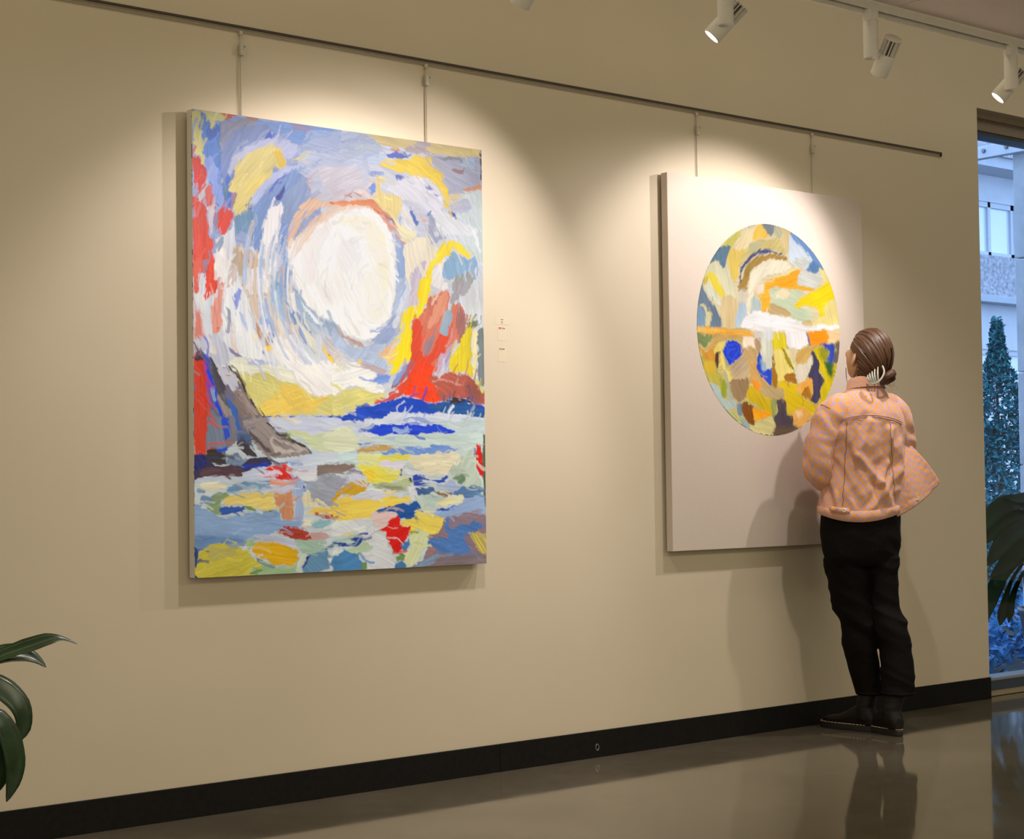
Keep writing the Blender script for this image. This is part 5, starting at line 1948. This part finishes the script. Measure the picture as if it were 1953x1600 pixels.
def sleeve(rows, name, n=48, m=60):
    C = crom(rows, m)
    V, UV = [], []
    u = Vector((1, 0, 0))
    ln = 0
    for i in range(m):
        p = Vector(C[i][:3])
        t = (Vector(C[min(i+1, m-1)][:3])-Vector(C[max(i-1, 0)][:3])).normalized()
        u = (u-t*u.dot(t)).normalized()
        v_ = t.cross(u)
        if i: ln += (p-Vector(C[i-1][:3])).length
        for k in range(n+1):
            th = 2*math.pi*(k % n)/n
            q = u*math.cos(th)+v_*math.sin(th)
            s = C[i][3]
            w0 = p+q*s
            nn = mnoise.noise(Vector((w0.x*10, w0.y*10, w0.z*17+w0.x*11)))
            s += .018*(.30-abs(nn))*min(1, i/8)
            V.append(p+q*s)
            UV.append((2*math.pi*k/n*.058+.02, ln))
    o = mesh(name, V, grid_faces(n+1, m), M['jacket'], jac, True, UV)
    return o, C


slL, CL = sleeve([(-.060, -.050, 1.350, .018), (-.086, -.070, 1.363, .056), (-.118, -.090, 1.345, .068), (-.150, -.098, 1.30, .070), (-.177, -.104, 1.235, .066), (-.196, -.108, 1.165, .063), (-.198, -.104, 1.110, .060),
               (-.180, -.055, 1.075, .056), (-.145, .03, 1.062, .050), (-.110, .11, 1.056, .044), (-.100, .135, 1.055, .043)], 'sleeve')
slR, CRr = sleeve([(.055, .04, 1.345, .018), (.080, .060, 1.362, .054), (.108, .085, 1.35, .066), (.128, .105, 1.30, .066), (.139, .130, 1.25, .064), (.146, .16, 1.19, .060), (.145, .185, 1.15, .057),
               (.120, .205, 1.11, .052), (.085, .235, 1.07, .046), (.066, .25, 1.055, .043)], 'sleeve')
# armhole seam of the near sleeve and a seam down its back
P = []
for k in range(25):
    th = 2*math.pi*k/24
    c = Vector(CL[14][:3]); t_ = (Vector(CL[17][:3])-Vector(CL[11][:3])).normalized()
    u_ = (Vector((1, 0, 0))-t_*t_.x).normalized(); v2 = t_.cross(u_)
    P.append(c+(u_*math.cos(th)+v2*math.sin(th))*(CL[14][3]+.002))
MB().tube(P, .0012, 5).obj('armhole_seam', M['stitch'], slL)

# the open right front, pushed aside and fanning out
def fan(u, v):
    """u from the side seam to the front edge, v from the armpit down to the hem"""
    top0, top1 = Vector((.125, .05, 1.215)), Vector((.176, .105, 1.212))
    bot0, bot1 = Vector((.118, .012, .905)), Vector((.304, .150, 1.046))
    mid = Vector((.212, .085, .958))
    top = top0.lerp(top1, u)
    bot = bot0*(1-u)**2+mid*2*u*(1-u)+bot1*u*u
    bot = bot0*(1-u)*(1-2*u)+mid*4*u*(1-u)+bot1*u*(2*u-1)
    p = top.lerp(bot, v)
    fold = .016*math.sin(u*9.5+.6)*v*(1-.3*v)
    p.y += fold-.03*math.sin(math.pi*v)*(1-u)
    if u > .5: p.x += .010*math.sin(math.pi*v)*(u-.5)*2
    return p


V, UV = [], []
nu_, nv_ = 44, 44
for j in range(nv_):
    for i in range(nu_):
        u_, v_ = i/(nu_-1), j/(nv_-1)
        p = fan(u_, v_)
        p.y += .002*mnoise.noise(p*60)
        V.append(p); UV.append((u_*.26*(.25+.75*v_), v_*.31))
fp = mesh('front_panel', V, grid_faces(nu_, nv_), M['jacket'], jac, True, UV)
fp.modifiers.new('s', 'SOLIDIFY').thickness = .004
V, UV = [], []
for j, vv in enumerate((.855, .875, .94, .99, 1.005)):
    for i in range(nu_):
        p = fan(i/(nu_-1), vv)
        p.y -= (.001, .004, .005, .004, .001)[j]
        V.append(p); UV.append((i/(nu_-1)*.26, vv*.31+.01))
hb = mesh('front_hem_band', V, grid_faces(nu_, 5), M['jacket'], jac, True, UV)
for (u0, v0, u1, v1) in ((.50, .30, .62, .85), (.57, .30, .70, .85)):
    MB().tube([fan(u0+(u1-u0)*s, v0+(v1-v0)*s)+Vector((-.001, -.004, 0)) for s in np.linspace(0, 1, 14)], .001, 5).obj('front_seam', M['stitch'], jac)
bp = fan(.52, .93)
button(bp+Vector((-.002, -.011, 0)), (-.1, -1, .1), jac)

# collar
V, UV = [], []
crow = [(.004, .0, 1.440, .079, .062), (.003, .0, 1.458, .073, .059), (.002, .002, 1.478, .069, .058), (.001, .003, 1.488, .070, .060), (.001, .002, 1.480, .078, .067), (.002, .0, 1.460, .085, .070), (.003, -.002, 1.440, .090, .072)]
for r_ in crom(crow, 22):
    for k in range(61):
        th = 2*math.pi*k/60
        cx, cy, cz, a, b = r_
        ca, sa = math.cos(th), math.sin(th)
        z = cz+.010*(-sa)-.014*max(0, sa)**2
        V.append(Vector((cx+a*ca*RX+b*sa*FX, cy+a*ca*RY+b*sa*FY, z)))
        UV.append((th*.085, cz*1.5))
mesh('collar', V, grid_faces(61, 22), M['jacket'], jac, True, UV)

# ---- hair, drawn back to a clipped knot
hr_ = empty('hair_root')
bpy.data.objects.remove(hr_)
pole = Vector((.06, -.93, -.36)).normalized()
e1 = pole.orthogonal().normalized()
e1 = (Vector((0, 0, 1))-pole*pole.z).normalized()
e2 = pole.cross(e1)
NU, NV = 160, 64
V, UV, keep = [], [], []
rnd = random.Random(8)
ph = [rnd.random()*6.28 for _ in range(8)]
for j in range(NV+1):
    th = math.pi*.995*j/NV
    for i in range(NU+1):
        a = 2*math.pi*(i % NU)/NU
        d = pole*math.cos(th)+(e1*math.cos(a)+e2*math.sin(a))*math.sin(th)
        x, y, z = d
        rx, ry, rz = .0775, .1000, .1185
        if z < 0:
            rx *= 1-.16*z*z
            if y < 0: ry *= 1-.16*abs(z)
        ridge = .0007*math.sin(a*23+ph[0])+.0008*math.sin(a*41+ph[1]+th*2)+.0008*math.sin(a*67+ph[2])
        ridge += .002*mnoise.noise(Vector((math.cos(a)*9, math.sin(a)*9, th*1.2)))
        s = 1.0
        if y > .1: s = 1-.05*(y-.1)
        V.append(HM @ Vector((x*rx*s, y*ry*s-.004, z*rz*s)) + (HM.to_3x3() @ d)*ridge*min(1, th*1.5))
        UV.append((i/NU, th/math.pi))
        line = .40+.35*max(0, z) if z > .15 else (-.20+1.9*(z+.15) if z > -.15 else -.20)
        if abs(x) < .35 and z < -.2: line = -.35
        keep.append(y < line and z > -.93)
W_ = NU+1
F = [(j*W_+i, j*W_+i+1, (j+1)*W_+i+1, (j+1)*W_+i) for j in range(NV) for i in range(NU)]
F = [f for f in F if all(keep[k] for k in f)]
us_ = sorted({k for f in F for k in f})
mp = {k: n for n, k in enumerate(us_)}
hair = mesh('hair', [V[k] for k in us_], [tuple(mp[k] for k in f) for f in F], M['hair'], per, True, [UV[k] for k in us_])
so = hair.modifiers.new('thick', 'SOLIDIFY'); so.thickness = .012; so.offset = -1
# strands combed towards the knot
sm = MB()
for k in range(420):
    a = rnd.random()*2*math.pi
    t1 = rnd.uniform(.6, 2.9); t0 = max(.12, t1-rnd.uniform(.5, 1.6))
    P = []
    for th in np.linspace(t1, t0, 9):
        aa = a+.05*math.sin(th*3+k)
        d = pole*math.cos(th)+(e1*math.cos(aa)+e2*math.sin(aa))*math.sin(th)
        x, y, z = d
        line = .38+.35*max(0, z) if z > .15 else (-.22+1.9*(z+.15) if z > -.15 else -.22)
        if y > line or z < -.9: continue
        rx, ry, rz = .0782, .1008, .1194
        if z < 0:
            rx *= 1-.16*z*z
            if y < 0: ry *= 1-.16*abs(z)
        s = 1-.05*(y-.1) if y > .1 else 1
        P.append(HM @ Vector((x*rx*s, y*ry*s-.004, z*rz*s)))
    if len(P) > 2:
        sm.tube(P, [.0005]+[rnd.uniform(.0008, .0016)]*(len(P)-2)+[.0004], 4, False)
tag(mesh('hair_strands', sm.V, sm.F, M['hair'], hair, True, [(v[0]*40, v[2]*9) for v in sm.V]), kind='stuff')
# knot: a coil of twisted hair
BC = HM @ Vector((.004, -.112, -.030))
V, UV = [], []
nb, mb_ = 26, 90
ax = (HM.to_3x3() @ Vector((.2, -.8, -.5))).normalized()
b1 = ax.orthogonal().normalized(); b2 = ax.cross(b1)
for i in range(mb_):
    f_ = i/(mb_-1)
    a = f_*2*math.pi*1.55+.8
    rad = .026*(1-.35*f_)
    c = BC+(b1*math.cos(a)+b2*math.sin(a))*rad+ax*(.004+.022*f_)
    t_ = (-b1*math.sin(a)+b2*math.cos(a))
    q1 = (b1*math.cos(a)+b2*math.sin(a))
    tr_ = .0195*(1-.25*f_)*(min(1, f_*8+.4))*(min(1, (1-f_)*8+.25))
    for k in range(nb+1):
        th = 2*math.pi*(k % nb)/nb
        s = tr_*(1+.07*math.sin(th*9+f_*30)+.05*math.sin(th*17+f_*50))
        V.append(c+q1*(s*math.cos(th))+ax*(s*math.sin(th)))
        UV.append((k/nb*.35+f_*.5, f_*1.5))
mesh('knot', V, grid_faces(nb+1, mb_), M['hair'], hair, True, UV)
# low mass of hair gathered at the nape
EV, EF = sph(36, 22)
V, UV = [], []
for d in EV:
    q = Vector((d.x*.052, d.y*.034-.068, d.z*.062-.072))
    a = math.atan2(d.y, d.x)
    q += Vector((d.x, d.y, 0))*.002*math.sin(a*21+d.z*5)
    V.append(HM @ q); UV.append((a/6.28, d.z))
mesh('nape_hair', V, EF, M['hair'], hair, True, UV)
# loose strands
st = MB()
for k in range(26):
    a = rnd.uniform(-.5, 1.6)
    p0 = BC+Vector((rnd.uniform(-.05, .03), rnd.uniform(-.03, .02), rnd.uniform(-.05, .0)))
    d = Vector((math.cos(a)*.5+.2, rnd.uniform(-.3, .2), -abs(math.sin(a))-.1)).normalized()
    l = rnd.uniform(.02, .05)
    st.tube([p0, p0+d*l*.6+Vector((.004, 0, .004)), p0+d*l+Vector((rnd.uniform(-.01, .012), 0, -.004))], [.0006, .0005, .0002], 4)
for (p, q, r_) in (((-.030, -.050, 1.535), (-.047, -.046, 1.49), (-.062, -.04, 1.455)), ((-.078, .03, 1.535), (-.076, .02, 1.49), (-.070, .02, 1.46)), ((-.030, -.055, 1.52), (-.040, -.055, 1.495), (-.056, -.05, 1.47))):
    st.tube([Vector(v) for v in crom([p, q, r_], 10)], [.0016]*5+[.0012, .001, .0008, .0005, .0002], 5)
st.obj('loose_strands', M['hair'], hair, False)
# claw clip
cy_ = -.108
spn = [(.010, cy_+.012, 1.487), (.020, cy_-.002, 1.464), (.038, cy_-.008, 1.458), (.056, cy_-.008, 1.466), (.072, cy_-.004, 1.486), (.079, cy_+.002, 1.508), (.072, cy_+.010, 1.532)]
ck = MB()
ck.tube([Vector(p) for p in crom(spn, 30)], [.0030]+[.0046]*14+[.0040]*14+[.002], 8)
for (b_, t_, m_) in (((.026, cy_-.004, 1.463), (.012, cy_+.004, 1.495), (.014, cy_-.006, 1.478)), ((.033, cy_-.006, 1.461), (.020, cy_, 1.502), (.022, cy_-.010, 1.482)),
                     ((.040, cy_-.008, 1.460), (.030, cy_, 1.509), (.031, cy_-.012, 1.485)), ((.046, cy_-.008, 1.462), (.041, cy_, 1.518), (.040, cy_-.013, 1.488)),
                     ((.054, cy_-.008, 1.466), (.054, cy_, 1.527), (.052, cy_-.012, 1.494))):
    ck.tube([Vector(p) for p in crom([b_, m_, t_], 12)], [.0040]*6+[.0036, .0034, .003, .0027, .0024, .0015], 7)
ck.obj('hair_clip', M['clip'], hair, True)
# earring
er = MB()
ep = HM @ Vector((-.079, -.002, -.046))
er.tube([ep+rh*0+Vector((0, 0, 0))+uh*(.009*math.cos(a))+fd*(.006*math.sin(a)) for a in np.linspace(0, 6.28, 18)], .0012, 6)
er.obj('earring', M['gold'], per, True)
